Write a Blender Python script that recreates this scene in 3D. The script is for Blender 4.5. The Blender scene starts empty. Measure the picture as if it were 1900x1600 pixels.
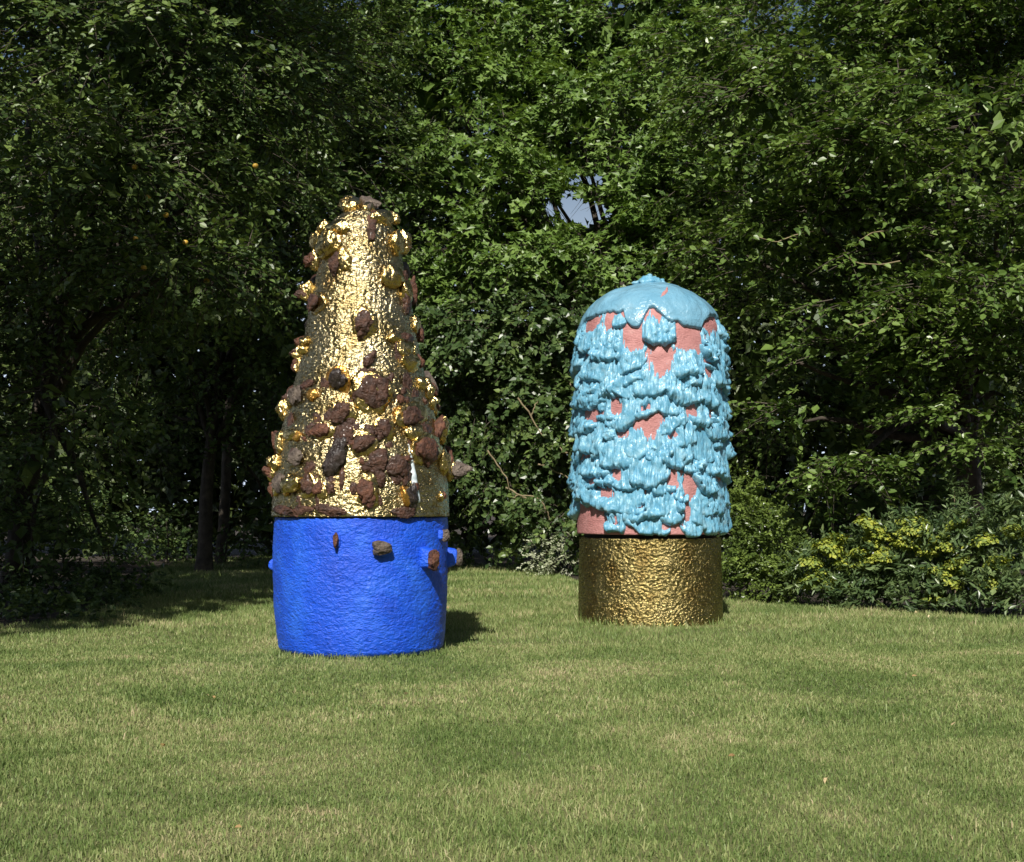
import bpy, bmesh, math, random
import numpy as np
from mathutils import Vector

scn = bpy.context.scene
COL = scn.collection
random.seed(7)
R = np.random.default_rng(11)

# ------------------------------------------------------------------ camera, sky, sun, exposure
F = 2500.0                      # focal length in pixels of a 1900 px wide picture
CX, HY = 950.0, 940.0           # principal column, eye-level row
EYE = 1.23
cam_d = bpy.data.cameras.new("camera")
cam = bpy.data.objects.new("camera", cam_d)
COL.objects.link(cam)
cam.location = (0, 0, EYE)
cam.rotation_euler = (math.radians(90), 0, 0)
cam_d.sensor_width = 36.0
cam_d.lens = 36.0 * F / 1900.0
cam_d.shift_y = (HY - 800.0) / 1900.0
cam_d.clip_start, cam_d.clip_end = 0.1, 900.0
scn.camera = cam

SUN_EL, SUN_AZ = 43.0, 8.0      # sun is high behind the camera, a little to the left
world = bpy.data.worlds.new("World")
scn.world = world
world.use_nodes = True
wn = world.node_tree
sky = wn.nodes.new("ShaderNodeTexSky")
sky.sky_type = 'NISHITA'
sky.sun_disc = False
sky.sun_elevation = math.radians(SUN_EL)
sky.sun_rotation = math.radians(180.0 + SUN_AZ)
sky.air_density, sky.dust_density = 1.0, 1.6
wn.nodes["Background"].inputs["Strength"].default_value = 0.05
# pale summer haze whitening the sky evenly towards the horizon, all the way round
_tc = wn.nodes.new("ShaderNodeTexCoord")
_sx = wn.nodes.new("ShaderNodeSeparateXYZ")
wn.links.new(_tc.outputs["Generated"], _sx.inputs[0])
_mr = wn.nodes.new("ShaderNodeMapRange")
_mr.interpolation_type = 'SMOOTHSTEP'
for _k, _v in (("From Min", 0.02), ("From Max", 0.31), ("To Min", 0.92), ("To Max", 0.0)):
    _mr.inputs[_k].default_value = _v
wn.links.new(_sx.outputs["Z"], _mr.inputs["Value"])
_mx = wn.nodes.new("ShaderNodeMix")
_mx.data_type = 'RGBA'
wn.links.new(_mr.outputs[0], _mx.inputs[0])
wn.links.new(sky.outputs[0], _mx.inputs[6])
_mx.inputs[7].default_value = (13.0, 15.2, 18.4, 1)
wn.links.new(_mx.outputs[2], wn.nodes["Background"].inputs["Color"])

sd = bpy.data.lights.new("sun", 'SUN')
sd.energy, sd.angle, sd.color = 5.0, math.radians(0.53), (1.0, 0.95, 0.86)
sun = bpy.data.objects.new("sun", sd)
COL.objects.link(sun)
el, az = math.radians(SUN_EL), math.radians(SUN_AZ)
sun_dir = Vector((math.sin(az) * math.cos(el), math.cos(az) * math.cos(el), -math.sin(el)))
sun.rotation_euler = sun_dir.to_track_quat('-Z', 'Y').to_euler()
sun.location = (-6, -20, 25)

scn.view_settings.view_transform = 'Standard'
scn.view_settings.look = 'None'
scn.view_settings.exposure = 0.3
scn.view_settings.gamma = 1.0
scn.view_settings.use_curve_mapping = False
scn.render.engine = 'CYCLES'
scn.cycles.use_denoising = True
scn.cycles.max_bounces = 6
scn.cycles.diffuse_bounces = 3
scn.cycles.glossy_bounces = 3
scn.cycles.transmission_bounces = 3
scn.cycles.sample_clamp_indirect = 6.0


def W(px, py, Y):
    return np.array([(px - CX) * Y / F, Y, EYE + (HY - py) * Y / F])


def ground_pt(px, py):
    Y = EYE * F / (py - HY)
    return np.array([(px - CX) * Y / F, Y, 0.0])


# ------------------------------------------------------------------ numeric noise
def _hash(ix, iy, iz, seed):
    h = (ix.astype(np.int64) * 374761393 + iy.astype(np.int64) * 668265263 + iz.astype(np.int64) * 2246822519 + seed * 3266489917) & 0xffffffff
    h = ((h ^ (h >> 13)) * 1274126177) & 0xffffffff
    h = ((h ^ (h >> 16)) * 2654435761) & 0xffffffff
    h = h ^ (h >> 15)
    return (h & 0xffff) / 32767.5 - 1.0


def vnoise(P, seed=0):
    P = np.asarray(P, float)
    i = np.floor(P)
    f = P - i
    f = f * f * f * (f * (f * 6 - 15) + 10)
    i = i.astype(np.int64)
    out = 0
    for dx in (0, 1):
        wx = f[..., 0] if dx else 1 - f[..., 0]
        for dy in (0, 1):
            wy = f[..., 1] if dy else 1 - f[..., 1]
            for dz in (0, 1):
                wz = f[..., 2] if dz else 1 - f[..., 2]
                out = out + wx * wy * wz * _hash(i[..., 0] + dx, i[..., 1] + dy, i[..., 2] + dz, seed)
    return out


def fbm(P, seed=0, o=3, g=0.5):
    a, s, t = 1.0, 0, 0
    P = np.asarray(P, float)
    for k in range(o):
        s = s + a * vnoise(P * (2.03 ** k), seed + k * 17)
        t += a
        a *= g
    return s / t


def n1(x, seed=0):
    x = np.asarray(x, float)
    return vnoise(np.stack([x, np.full_like(x, 0.37), np.full_like(x, 0.71)], -1), seed)


def unit(v):
    return v / np.maximum(np.linalg.norm(v, axis=-1, keepdims=True), 1e-9)


# ------------------------------------------------------------------ mesh + scene helpers
def make_mesh(name, V, faces, mat, smooth=True, rnd=None):
    """V (n,3); faces: list of (m,k) int arrays."""
    me = bpy.data.meshes.new(name)
    V = np.ascontiguousarray(V, dtype=np.float32)
    faces = [np.asarray(f, dtype=np.int32) for f in faces if len(f)]
    loops = np.concatenate([f.ravel() for f in faces])
    tot = np.concatenate([np.full(len(f), f.shape[1], np.int32) for f in faces])
    start = np.concatenate([[0], np.cumsum(tot)[:-1]]).astype(np.int32)
    me.vertices.add(len(V))
    me.vertices.foreach_set("co", V.ravel())
    me.loops.add(len(loops))
    me.loops.foreach_set("vertex_index", loops)
    me.polygons.add(len(tot))
    me.polygons.foreach_set("loop_start", start)
    me.polygons.foreach_set("loop_total", tot)
    me.polygons.foreach_set("use_smooth", np.full(len(tot), bool(smooth)))
    if rnd is not None:
        a = me.attributes.new("rnd", 'FLOAT', 'POINT')
        a.data.foreach_set("value", np.asarray(rnd, np.float32))
    me.update(calc_edges=True)
    me.validate()
    if mat is not None:
        me.materials.append(mat)
    return me


def link(name, me, parent=None, loc=(0, 0, 0), label=None, cat=None, group=None, kind=None):
    o = bpy.data.objects.new(name, me)
    COL.objects.link(o)
    o.location = loc
    if parent is not None:
        o.parent = parent
    for k, v in (("label", label), ("category", cat), ("group", group), ("kind", kind)):
        if v:
            o[k] = v
    return o


def thing(name, label, cat, loc, group=None):
    return link(name, None, None, loc, label, cat, group)


def grid_faces(nu, nv, wrap_u=False):
    """vertex index = j*nu + i"""
    i = np.arange(nu if wrap_u else nu - 1)
    j = np.arange(nv - 1)
    I, J = np.meshgrid(i, j)
    I, J = I.ravel(), J.ravel()
    I2 = (I + 1) % nu
    return np.stack([J * nu + I, J * nu + I2, (J + 1) * nu + I2, (J + 1) * nu + I], 1)


def tube_arrays(pts, rad, n=6):
    pts = np.asarray(pts, float)
    m = len(pts)
    T = unit(np.gradient(pts, axis=0))
    ref = np.array([0.13, 0.31, 0.94])
    if abs(np.dot(T[0], ref)) > 0.9:
        ref = np.array([1.0, 0.1, 0.0])
    A = unit(np.cross(T, ref))
    B = np.cross(T, A)
    a = np.linspace(0, 2 * np.pi, n, endpoint=False)
    rad = np.asarray(rad, float)
    V = pts[:, None, :] + rad[:, None, None] * (np.cos(a)[None, :, None] * A[:, None, :] + np.sin(a)[None, :, None] * B[:, None, :])
    return V.reshape(-1, 3), grid_faces(n, m, True)


class Acc:
    def __init__(s):
        s.V, s.F, s.r, s.n = [], [], [], 0

    def add(s, V, Fc, rnd=None):
        s.V.append(V)
        for f in (Fc if isinstance(Fc, list) else [Fc]):
            s.F.append(np.asarray(f) + s.n)
        s.r.append(np.full(len(V), 0.5) if rnd is None else rnd)
        s.n += len(V)

    def mesh(s, name, mat, smooth=True):
        groups = {}
        for f in s.F:
            groups.setdefault(f.shape[1], []).append(f)
        return make_mesh(name, np.concatenate(s.V), [np.concatenate(g) for g in groups.values()], mat, smooth, np.concatenate(s.r))


# ------------------------------------------------------------------ materials
def new_mat(name):
    m = bpy.data.materials.new(name)
    m.use_nodes = True
    nt = m.node_tree
    return m, nt, nt.nodes["Principled BSDF"]


def N(nt, t, **kw):
    n = nt.nodes.new(t)
    for k, v in kw.items():
        if k.startswith("in_"):
            n.inputs[k[3:].replace("_", " ")].default_value = v
        else:
            setattr(n, k, v)
    return n


def coords(nt, scale=(1, 1, 1), world_pos=False):
    if world_pos:
        g = N(nt, "ShaderNodeNewGeometry").outputs["Position"]
    else:
        g = N(nt, "ShaderNodeTexCoord").outputs["Object"]
    mp = N(nt, "ShaderNodeMapping")
    mp.inputs["Scale"].default_value = scale
    nt.links.new(g, mp.inputs["Vector"])
    return mp.outputs[0]


def noise_node(nt, vec, scale, detail=4, rough=0.55, dist=0.0):
    n = N(nt, "ShaderNodeTexNoise", in_Scale=scale, in_Detail=detail, in_Roughness=rough, in_Distortion=dist)
    nt.links.new(vec, n.inputs["Vector"])
    return n.outputs["Fac"]


def ramp(nt, fac, stops):
    r = N(nt, "ShaderNodeValToRGB")
    e = r.color_ramp.elements
    while len(e) < len(stops):
        e.new(0.5)
    for k, (p, c) in enumerate(stops):
        e[k].position = p
        e[k].color = (*c, 1)
    nt.links.new(fac, r.inputs[0])
    return r.outputs[0]


def bump(nt, h, dist, strength=1.0, prev=None):
    b = N(nt, "ShaderNodeBump", in_Strength=strength, in_Distance=dist)
    nt.links.new(h, b.inputs["Height"])
    if prev is not None:
        nt.links.new(prev, b.inputs["Normal"])
    return b.outputs[0]


def clay(name, stops, col_scale, rough=(0.4, 0.6), metal=0.0, bumps=(), scale=(1, 1, 1), coat=0.0, spec=0.5, pos_stops=None):
    m, nt, p = new_mat(name)
    v = coords(nt, scale)
    c = noise_node(nt, v, col_scale, 5, 0.6)
    nt.links.new(ramp(nt, c, stops), p.inputs["Base Color"])
    mr = N(nt, "ShaderNodeMapRange", in_From_Min=0.3, in_From_Max=0.7, in_To_Min=rough[0], in_To_Max=rough[1])
    nt.links.new(noise_node(nt, v, col_scale * 2.3, 3), mr.inputs["Value"])
    nt.links.new(mr.outputs[0], p.inputs["Roughness"])
    p.inputs["Metallic"].default_value = metal
    p.inputs["Coat Weight"].default_value = coat
    p.inputs["Coat Roughness"].default_value = 0.12
    p.inputs["Specular IOR Level"].default_value = spec
    prev = None
    for (sc, det, dist, bs) in bumps:
        vv = coords(nt, bs)
        prev = bump(nt, noise_node(nt, vv, sc, det, 0.55, 0.3), dist, 1.0, prev)
    if prev is not None:
        nt.links.new(prev, p.inputs["Normal"])
    return m


M = {}
M['gold'] = clay("gold_lustre", [(0.27, (0.24, 0.135, 0.045)), (0.40, (0.41, 0.32, 0.15)), (0.58, (0.54, 0.455, 0.265)), (0.8, (0.64, 0.56, 0.38))], 4, (0.20, 0.32), 1.0,
                 [(25, 2, 0.020, (1, 1, 1.7)), (66, 2, 0.006, (1, 1, 1.4))])
M['gold_dark'] = clay("old_gold_lustre", [(0.28, (0.18, 0.11, 0.03)), (0.5, (0.30, 0.240, 0.095)), (0.8, (0.42, 0.345, 0.16))], 4, (0.20, 0.32), 1.0,
                      [(60, 2, 0.010, (1, 1, 1.3)), (110, 2, 0.004, (1, 1, 1.2))])
_nt = M['gold_dark'].node_tree
_p = _nt.nodes["Principled BSDF"]
_old = _p.inputs["Normal"].links[0].from_socket
_vo = N(_nt, "ShaderNodeTexVoronoi", feature='SMOOTH_F1', in_Scale=33.0, in_Smoothness=0.7)
_wv = noise_node(_nt, coords(_nt), 12, 3)
_vm = N(_nt, "ShaderNodeVectorMath", operation='ADD')
_cc = coords(_nt, (1, 1, 1.35))
_vs = N(_nt, "ShaderNodeVectorMath", operation='SCALE')
_vs.inputs["Scale"].default_value = 0.06
_nt.links.new(_wv, _vs.inputs[0])
_nt.links.new(_cc, _vm.inputs[0])
_nt.links.new(_vs.outputs[0], _vm.inputs[1])
_nt.links.new(_vm.outputs[0], _vo.inputs["Vector"])
_nt.links.new(bump(_nt, _vo.outputs["Distance"], 0.017, 0.8, _old), _p.inputs["Normal"])
M['gold_smooth'] = clay("polished_gold_lustre", [(0.3, (0.46, 0.31, 0.10)), (0.7, (0.72, 0.57, 0.27))], 9, (0.16, 0.30), 1.0, [(22, 4, 0.018, (1, 1, 1))])
M['amber'] = clay("amber_gold_lustre", [(0.3, (0.40, 0.17, 0.03)), (0.7, (0.72, 0.44, 0.12))], 12, (0.2, 0.35), 0.85, [(30, 3, 0.010, (1, 1, 1))])
M['brown'] = clay("brown_fired_stone", [(0.28, (0.020, 0.009, 0.006)), (0.5, (0.058, 0.024, 0.014)), (0.72, (0.135, 0.060, 0.037))], 13, (0.3, 0.75), 0.0,
                  [(30, 5, 0.03, (1, 1, 1)), (110, 3, 0.006, (1, 1, 1))], coat=0.15)
M['rust'] = clay("rust_red_fired_stone", [(0.28, (0.030, 0.013, 0.009)), (0.5, (0.100, 0.038, 0.021)), (0.74, (0.23, 0.098, 0.056))], 15, (0.4, 0.8), 0.0,
                 [(34, 5, 0.026, (1, 1, 1)), (120, 3, 0.006, (1, 1, 1))])
M['black'] = clay("blackened_glassy_stone", [(0.3, (0.012, 0.009, 0.009)), (0.55, (0.034, 0.024, 0.022)), (0.75, (0.09, 0.065, 0.058))], 16, (0.18, 0.5), 0.0,
                  [(30, 4, 0.022, (1, 1, 0.5)), (90, 3, 0.005, (1, 1, 1))], coat=0.3)
M['grey'] = clay("grey_brown_stone", [(0.3, (0.055, 0.040, 0.034)), (0.55, (0.135, 0.105, 0.085)), (0.75, (0.26, 0.21, 0.17))], 14, (0.4, 0.8), 0.0,
                 [(34, 5, 0.028, (1, 1, 1)), (120, 3, 0.006, (1, 1, 1))])
M['white'] = clay("white_blue_glaze", [(0.3, (0.42, 0.54, 0.62)), (0.6, (0.66, 0.74, 0.78))], 18, (0.12, 0.3), 0.0, [(40, 3, 0.006, (1, 1, 1))], coat=0.4)
M['blue'] = clay("ultramarine_glaze", [(0.25, (0.005, 0.055, 0.50)), (0.5, (0.008, 0.088, 0.70)), (0.75, (0.026, 0.15, 0.80))], 3.2, (0.40, 0.58), 0.0,
                 [(34, 3, 0.016, (1, 1, 1.5)), (95, 2, 0.005, (1, 1, 1))], coat=0.0)
M['sky_glaze'] = clay("sky_blue_glaze", [(0.28, (0.095, 0.31, 0.48)), (0.52, (0.155, 0.395, 0.55)), (0.75, (0.30, 0.52, 0.63))], 14, (0.2, 0.42), 0.0,
                      [(46, 4, 0.012, (1, 1, 0.18)), (40, 3, 0.004, (1, 1, 1))], coat=0.18)
M['cap_glaze'] = clay("smooth_sky_blue_glaze", [(0.28, (0.13, 0.32, 0.46)), (0.6, (0.17, 0.365, 0.50)), (0.8, (0.24, 0.42, 0.54))], 4, (0.24, 0.4), 0.0,
                      [(9, 3, 0.03, (1, 1, 1)), (44, 3, 0.004, (1, 1, 1))], coat=0.12)
M['pink'] = clay("pink_clay", [(0.3, (0.42, 0.175, 0.168)), (0.6, (0.53, 0.245, 0.238)), (0.8, (0.60, 0.33, 0.315))], 10, (0.5, 0.7), 0.0,
                 [(60, 4, 0.010, (0.5, 0.5, 1.6)), (80, 3, 0.005, (1, 1, 0.3))])
M['dark_ring'] = clay("dark_joint", [(0.3, (0.01, 0.01, 0.01)), (0.7, (0.02, 0.018, 0.016))], 10, (0.7, 0.9))
M['bark'] = clay("bark", [(0.3, (0.030, 0.024, 0.018)), (0.55, (0.075, 0.060, 0.045)), (0.75, (0.13, 0.11, 0.085))], 6, (0.8, 0.95), 0.0,
                 [(14, 5, 0.03, (1, 1, 0.25))])
M['pale_twig'] = clay("pale_twig_bark", [(0.3, (0.14, 0.11, 0.06)), (0.7, (0.30, 0.24, 0.14))], 8, (0.7, 0.9))
M['fruit'] = clay("ripening_fruit_skin", [(0.35, (0.42, 0.42, 0.06)), (0.6, (0.62, 0.36, 0.06)), (0.75, (0.65, 0.22, 0.05))], 3, (0.3, 0.45))


def foliage(name, dark, mid, light, rough=0.42, trans=0.25, spec=0.45, tscale=0.35):
    m, nt, p = new_mat(name)
    at = N(nt, "ShaderNodeAttribute", attribute_name="rnd")
    v = coords(nt, (1, 1, 1), True)
    add = N(nt, "ShaderNodeMath", operation='ADD')
    mul = N(nt, "ShaderNodeMath", operation='MULTIPLY')
    nt.links.new(noise_node(nt, v, tscale * 3, 3), mul.inputs[0])
    mul.inputs[1].default_value = 0.8
    sub = N(nt, "ShaderNodeMath", operation='SUBTRACT')
    nt.links.new(mul.outputs[0], sub.inputs[0])
    sub.inputs[1].default_value = 0.4
    nt.links.new(sub.outputs[0], add.inputs[0])
    nt.links.new(at.outputs["Fac"], add.inputs[1])
    c = ramp(nt, add.outputs[0], [(0.05, dark), (0.5, mid), (0.95, light)])
    nt.links.new(c, p.inputs["Base Color"])
    p.inputs["Roughness"].default_value = rough
    p.inputs["Specular IOR Level"].default_value = spec
    tr = N(nt, "ShaderNodeBsdfTranslucent")
    hs = N(nt, "ShaderNodeHueSaturation", in_Hue=0.485, in_Saturation=1.15, in_Value=1.3)
    nt.links.new(c, hs.inputs["Color"])
    nt.links.new(hs.outputs[0], tr.inputs["Color"])
    mx = N(nt, "ShaderNodeMixShader")
    mx.inputs[0].default_value = trans
    nt.links.new(p.outputs[0], mx.inputs[1])
    nt.links.new(tr.outputs[0], mx.inputs[2])
    nt.links.new(mx.outputs[0], nt.nodes["Material Output"].inputs["Surface"])
    return m


M['leaf_maple'] = foliage("maple_leaf", (0.058, 0.112, 0.022), (0.128, 0.215, 0.044), (0.215, 0.32, 0.080))
M['leaf_beech'] = foliage("beech_leaf", (0.047, 0.092, 0.021), (0.112, 0.185, 0.040), (0.200, 0.29, 0.075), 0.36)
M['leaf_apple'] = foliage("apple_leaf", (0.044, 0.080, 0.023), (0.094, 0.152, 0.042), (0.180, 0.255, 0.066), 0.4)
M['leaf_ivy'] = foliage("ivy_leaf", (0.032, 0.064, 0.022), (0.075, 0.125, 0.038), (0.165, 0.23, 0.066), 0.34)
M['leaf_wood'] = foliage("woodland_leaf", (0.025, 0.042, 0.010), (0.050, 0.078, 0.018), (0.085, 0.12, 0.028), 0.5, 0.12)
M['leaf_box'] = foliage("box_leaf", (0.045, 0.075, 0.018), (0.100, 0.150, 0.032), (0.21, 0.29, 0.065), 0.30)
M['leaf_shrub'] = foliage("glossy_shrub_leaf", (0.042, 0.078, 0.030), (0.100, 0.155, 0.058), (0.21, 0.28, 0.110), 0.32)
M['leaf_pale'] = foliage("variegated_leaf", (0.12, 0.17, 0.07), (0.38, 0.42, 0.26), (0.68, 0.70, 0.55), 0.4)
M['flower'] = foliage("greenish_yellow_flower", (0.15, 0.22, 0.04), (0.27, 0.33, 0.05), (0.42, 0.44, 0.06), 0.6, 0.2)


def grass_mat():
    m, nt, p = new_mat("grass_blade")
    at = N(nt, "ShaderNodeAttribute", attribute_name="rnd")
    v = coords(nt, (0.8, 0.9, 1), True)
    big = noise_node(nt, v, 0.9, 6, 0.66, 0.6)
    mr = N(nt, "ShaderNodeMapRange", in_From_Min=0.34, in_From_Max=0.68, in_To_Min=-0.30, in_To_Max=0.34)
    nt.links.new(big, mr.inputs["Value"])
    add = N(nt, "ShaderNodeMath", operation='ADD')
    nt.links.new(mr.outputs[0], add.inputs[0])
    nt.links.new(at.outputs["Fac"], add.inputs[1])
    sp = noise_node(nt, coords(nt, (0.7, 1.5, 1), True), 2.3, 4, 0.6, 0.3)
    spr = N(nt, "ShaderNodeMapRange", in_From_Min=0.60, in_From_Max=0.74, in_To_Min=0.0, in_To_Max=0.34)
    nt.links.new(sp, spr.inputs["Value"])
    cl = noise_node(nt, coords(nt, (1, 1, 1), True), 9, 3, 0.6)
    clr = N(nt, "ShaderNodeMapRange", in_From_Min=0.30, in_From_Max=0.70, in_To_Min=-0.16, in_To_Max=0.16)
    nt.links.new(cl, clr.inputs["Value"])
    a2 = N(nt, "ShaderNodeMath", operation='ADD')
    nt.links.new(add.outputs[0], a2.inputs[0])
    nt.links.new(spr.outputs[0], a2.inputs[1])
    a3 = N(nt, "ShaderNodeMath", operation='ADD')
    nt.links.new(a2.outputs[0], a3.inputs[0])
    nt.links.new(clr.outputs[0], a3.inputs[1])
    add = a3
    c = ramp(nt, add.outputs[0], [(0.0, (0.110, 0.175, 0.046)), (0.35, (0.205, 0.280, 0.088)), (0.62, (0.32, 0.37, 0.145)), (0.86, (0.46, 0.42, 0.23)), (1.0, (0.56, 0.46, 0.29))])
    nt.links.new(c, p.inputs["Base Color"])
    p.inputs["Roughness"].default_value = 0.5
    p.inputs["Specular IOR Level"].default_value = 0.3
    tr = N(nt, "ShaderNodeBsdfTranslucent")
    nt.links.new(c, tr.inputs["Color"])
    mx = N(nt, "ShaderNodeMixShader")
    mx.inputs[0].default_value = 0.3
    nt.links.new(p.outputs[0], mx.inputs[1])
    nt.links.new(tr.outputs[0], mx.inputs[2])
    nt.links.new(mx.outputs[0], nt.nodes["Material Output"].inputs["Surface"])
    return m


def turf_mat():
    m, nt, p = new_mat("turf")
    v = coords(nt, (0.8, 0.9, 1), True)
    big = noise_node(nt, v, 0.9, 6, 0.66, 0.6)
    fine = noise_node(nt, coords(nt, (1, 1, 1), True), 60, 4, 0.7)
    ov = N(nt, "ShaderNodeMix", data_type='FLOAT')
    ov.inputs[0].default_value = 0.45
    nt.links.new(big, ov.inputs[2])
    nt.links.new(fine, ov.inputs[3])
    c = ramp(nt, ov.outputs[0], [(0.3, (0.075, 0.10, 0.03)), (0.5, (0.16, 0.175, 0.06)), (0.7, (0.27, 0.24, 0.12))])
    nt.links.new(c, p.inputs["Base Color"])
    p.inputs["Roughness"].default_value = 0.9
    nt.links.new(bump(nt, fine, 0.02), p.inputs["Normal"])
    return m


def soil_mat():
    m, nt, p = new_mat("leaf_litter_soil")
    v = coords(nt, (1, 1, 1), True)
    c = ramp(nt, noise_node(nt, v, 14, 6, 0.7), [(0.3, (0.018, 0.014, 0.010)), (0.55, (0.050, 0.038, 0.027)), (0.75, (0.12, 0.09, 0.065))])
    nt.links.new(c, p.inputs["Base Color"])
    p.inputs["Roughness"].default_value = 0.95
    nt.links.new(bump(nt, noise_node(nt, v, 20, 5, 0.7), 0.05), p.inputs["Normal"])
    return m


M['grass'], M['turf'], M['soil'] = grass_mat(), turf_mat(), soil_mat()

# ------------------------------------------------------------------ ground and lawn
gs = 300.0
link("ground", make_mesh("ground", [(-gs, -gs, -0.03), (gs, -gs, -0.03), (gs, gs, -0.03), (-gs, gs, -0.03)], [[(0, 1, 2, 3)]], M['soil']), kind='structure')

EDGE = [(-420, 1186), (-100, 1166), (60, 1160), (150, 1140), (215, 1122), (262, 1098), (285, 1062), (330, 1042), (480, 1034), (640, 1036), (800, 1044), (860, 1050), (940, 1053), (1000, 1056),
        (1040, 1066), (1080, 1081), (1200, 1099), (1345, 1114), (1480, 1122), (1640, 1132), (1785, 1142), (1900, 1150), (2300, 1172)]
edge_px = np.array([e[0] for e in EDGE], float)
edge_py = np.array([e[1] for e in EDGE], float)
back = [ground_pt(*e) for e in EDGE]
lawn_poly = [(-11, -25, 0), (11, -25, 0)] + [(p[0], p[1], 0) for p in reversed(back)]
bm = bmesh.new()
f = bm.faces.new([bm.verts.new(v) for v in lawn_poly])
bm.normal_update()
if f.normal.z < 0:
    f.normal_flip()
bmesh.ops.triangulate(bm, faces=[f])
me = bpy.data.meshes.new("lawn")
bm.to_mesh(me)
bm.free()
me.materials.append(M['turf'])
link("lawn", me, kind='structure')


# ------------------------------------------------------------------ sculptures
class Body:
    def __init__(s, X0, Y0, prof):
        """prof: list of (row y, left x, right x) in picture pixels at the axis depth, top to bottom"""
        s.X0, s.Y0 = X0, Y0
        k = Y0 / F
        z = np.array([EYE + (HY - p[0]) * k for p in prof])
        r = np.array([0.5 * (p[2] - p[1]) * k for p in prof])
        o = np.argsort(z)
        s.z, s.r = z[o], r[o]
        s.k = k

    def rad(s, z):
        return np.interp(z, s.z, s.r)

    def hit(s, px, py):
        d = np.array([(px - CX) / F, 1.0, (HY - py) / F])
        best = None
        for Y in np.arange(s.Y0 - 1.1, s.Y0 + 0.15, 0.004):
            P = np.array([0, 0, EYE]) + d * Y
            rho = math.hypot(P[0] - s.X0, P[1] - s.Y0)
            g = rho - s.rad(P[2])
            if best is None or g < best[0]:
                best = (g, P, rho)
            if g <= 0:
                break
        g, P, rho = best
        th = math.atan2(P[0] - s.X0, -(P[1] - s.Y0))
        return th, P[2], max(g, 0.0), P[1] / F

    def pt(s, th, z, off=0.0):
        """local point (sculpture origin is its axis on the ground)"""
        r = s.rad(z) + off
        return np.stack([r * np.sin(th), -r * np.cos(th), z * np.ones_like(th)], -1)


def revolve(body, z0, z1, nu, nv, disp, mat, name, top_closed=True, bottom_closed=True):
    th = np.linspace(0, 2 * np.pi, nu, endpoint=False)
    zz = np.linspace(z0, z1, nv)
    T, Z = np.meshgrid(th, zz)
    Rr = body.rad(Z)
    base = np.stack([Rr * np.sin(T), -Rr * np.cos(T), Z], -1)
    Rr = Rr + disp(base, T, Z)
    V = np.stack([Rr * np.sin(T), -Rr * np.cos(T), Z], -1).reshape(-1, 3)
    faces = [grid_faces(nu, nv, True)]
    nV = len(V)
    ex = []
    if bottom_closed:
        ex.append((0, 0, z0))
        i = np.arange(nu)
        faces.append(np.stack([np.full(nu, nV + len(ex) - 1), (i + 1) % nu, i], 1))
    if top_closed:
        ex.append((0, 0, z1))
        i = np.arange(nu) + (nv - 1) * nu
        faces.append(np.stack([np.full(nu, nV + len(ex) - 1), i, np.roll(i, -1)], 1))
    if ex:
        V = np.concatenate([V, np.array(ex)])
    return make_mesh(name, V, faces, mat)


bm = bmesh.new()
bmesh.ops.create_icosphere(bm, subdivisions=4, radius=1)
bm.verts.ensure_lookup_table()
ICO4_V = np.array([v.co[:] for v in bm.verts])
ICO4_F = np.array([[v.index for v in f.verts] for f in bm.faces])
bm.free()
bm = bmesh.new()
bmesh.ops.create_icosphere(bm, subdivisions=3, radius=1)
bm.verts.ensure_lookup_table()
ICO3_V = np.array([v.co[:] for v in bm.verts])
ICO3_F = np.array([[v.index for v in f.verts] for f in bm.faces])
bm.free()


def blob_verts(seed, rough=0.3, lo=1.3, flat=0.0, hi=True):
    D = ICO4_V if hi else ICO3_V
    rr = np.random.default_rng(seed)
    q = D * lo + seed * 3.71
    m = 1 + rough * fbm(q, seed, 3) + 0.45 * rough * (np.abs(vnoise(q * 2.6, seed + 5)) - 0.35) + 0.22 * rough * vnoise(q * 5.5, seed + 7)
    P = D * m[:, None]
    P = P + 0.30 * rough * np.stack([vnoise(q * 0.8 + k * 9.1, seed + 40 + k) for k in range(3)], -1)
    for k in range(6 if flat else 0):            # broken faces
        n = unit(rr.normal(size=3))
        c = 0.58 + 0.32 * rr.random()
        dd = P @ n - c
        P = P - np.where(dd > 0, dd * flat, 0)[:, None] * n
    return P


def frame(th):
    return (np.array([math.cos(th), math.sin(th), 0]), np.array([math.sin(th), -math.cos(th), 0]), np.array([0, 0, 1.0]))


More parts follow.
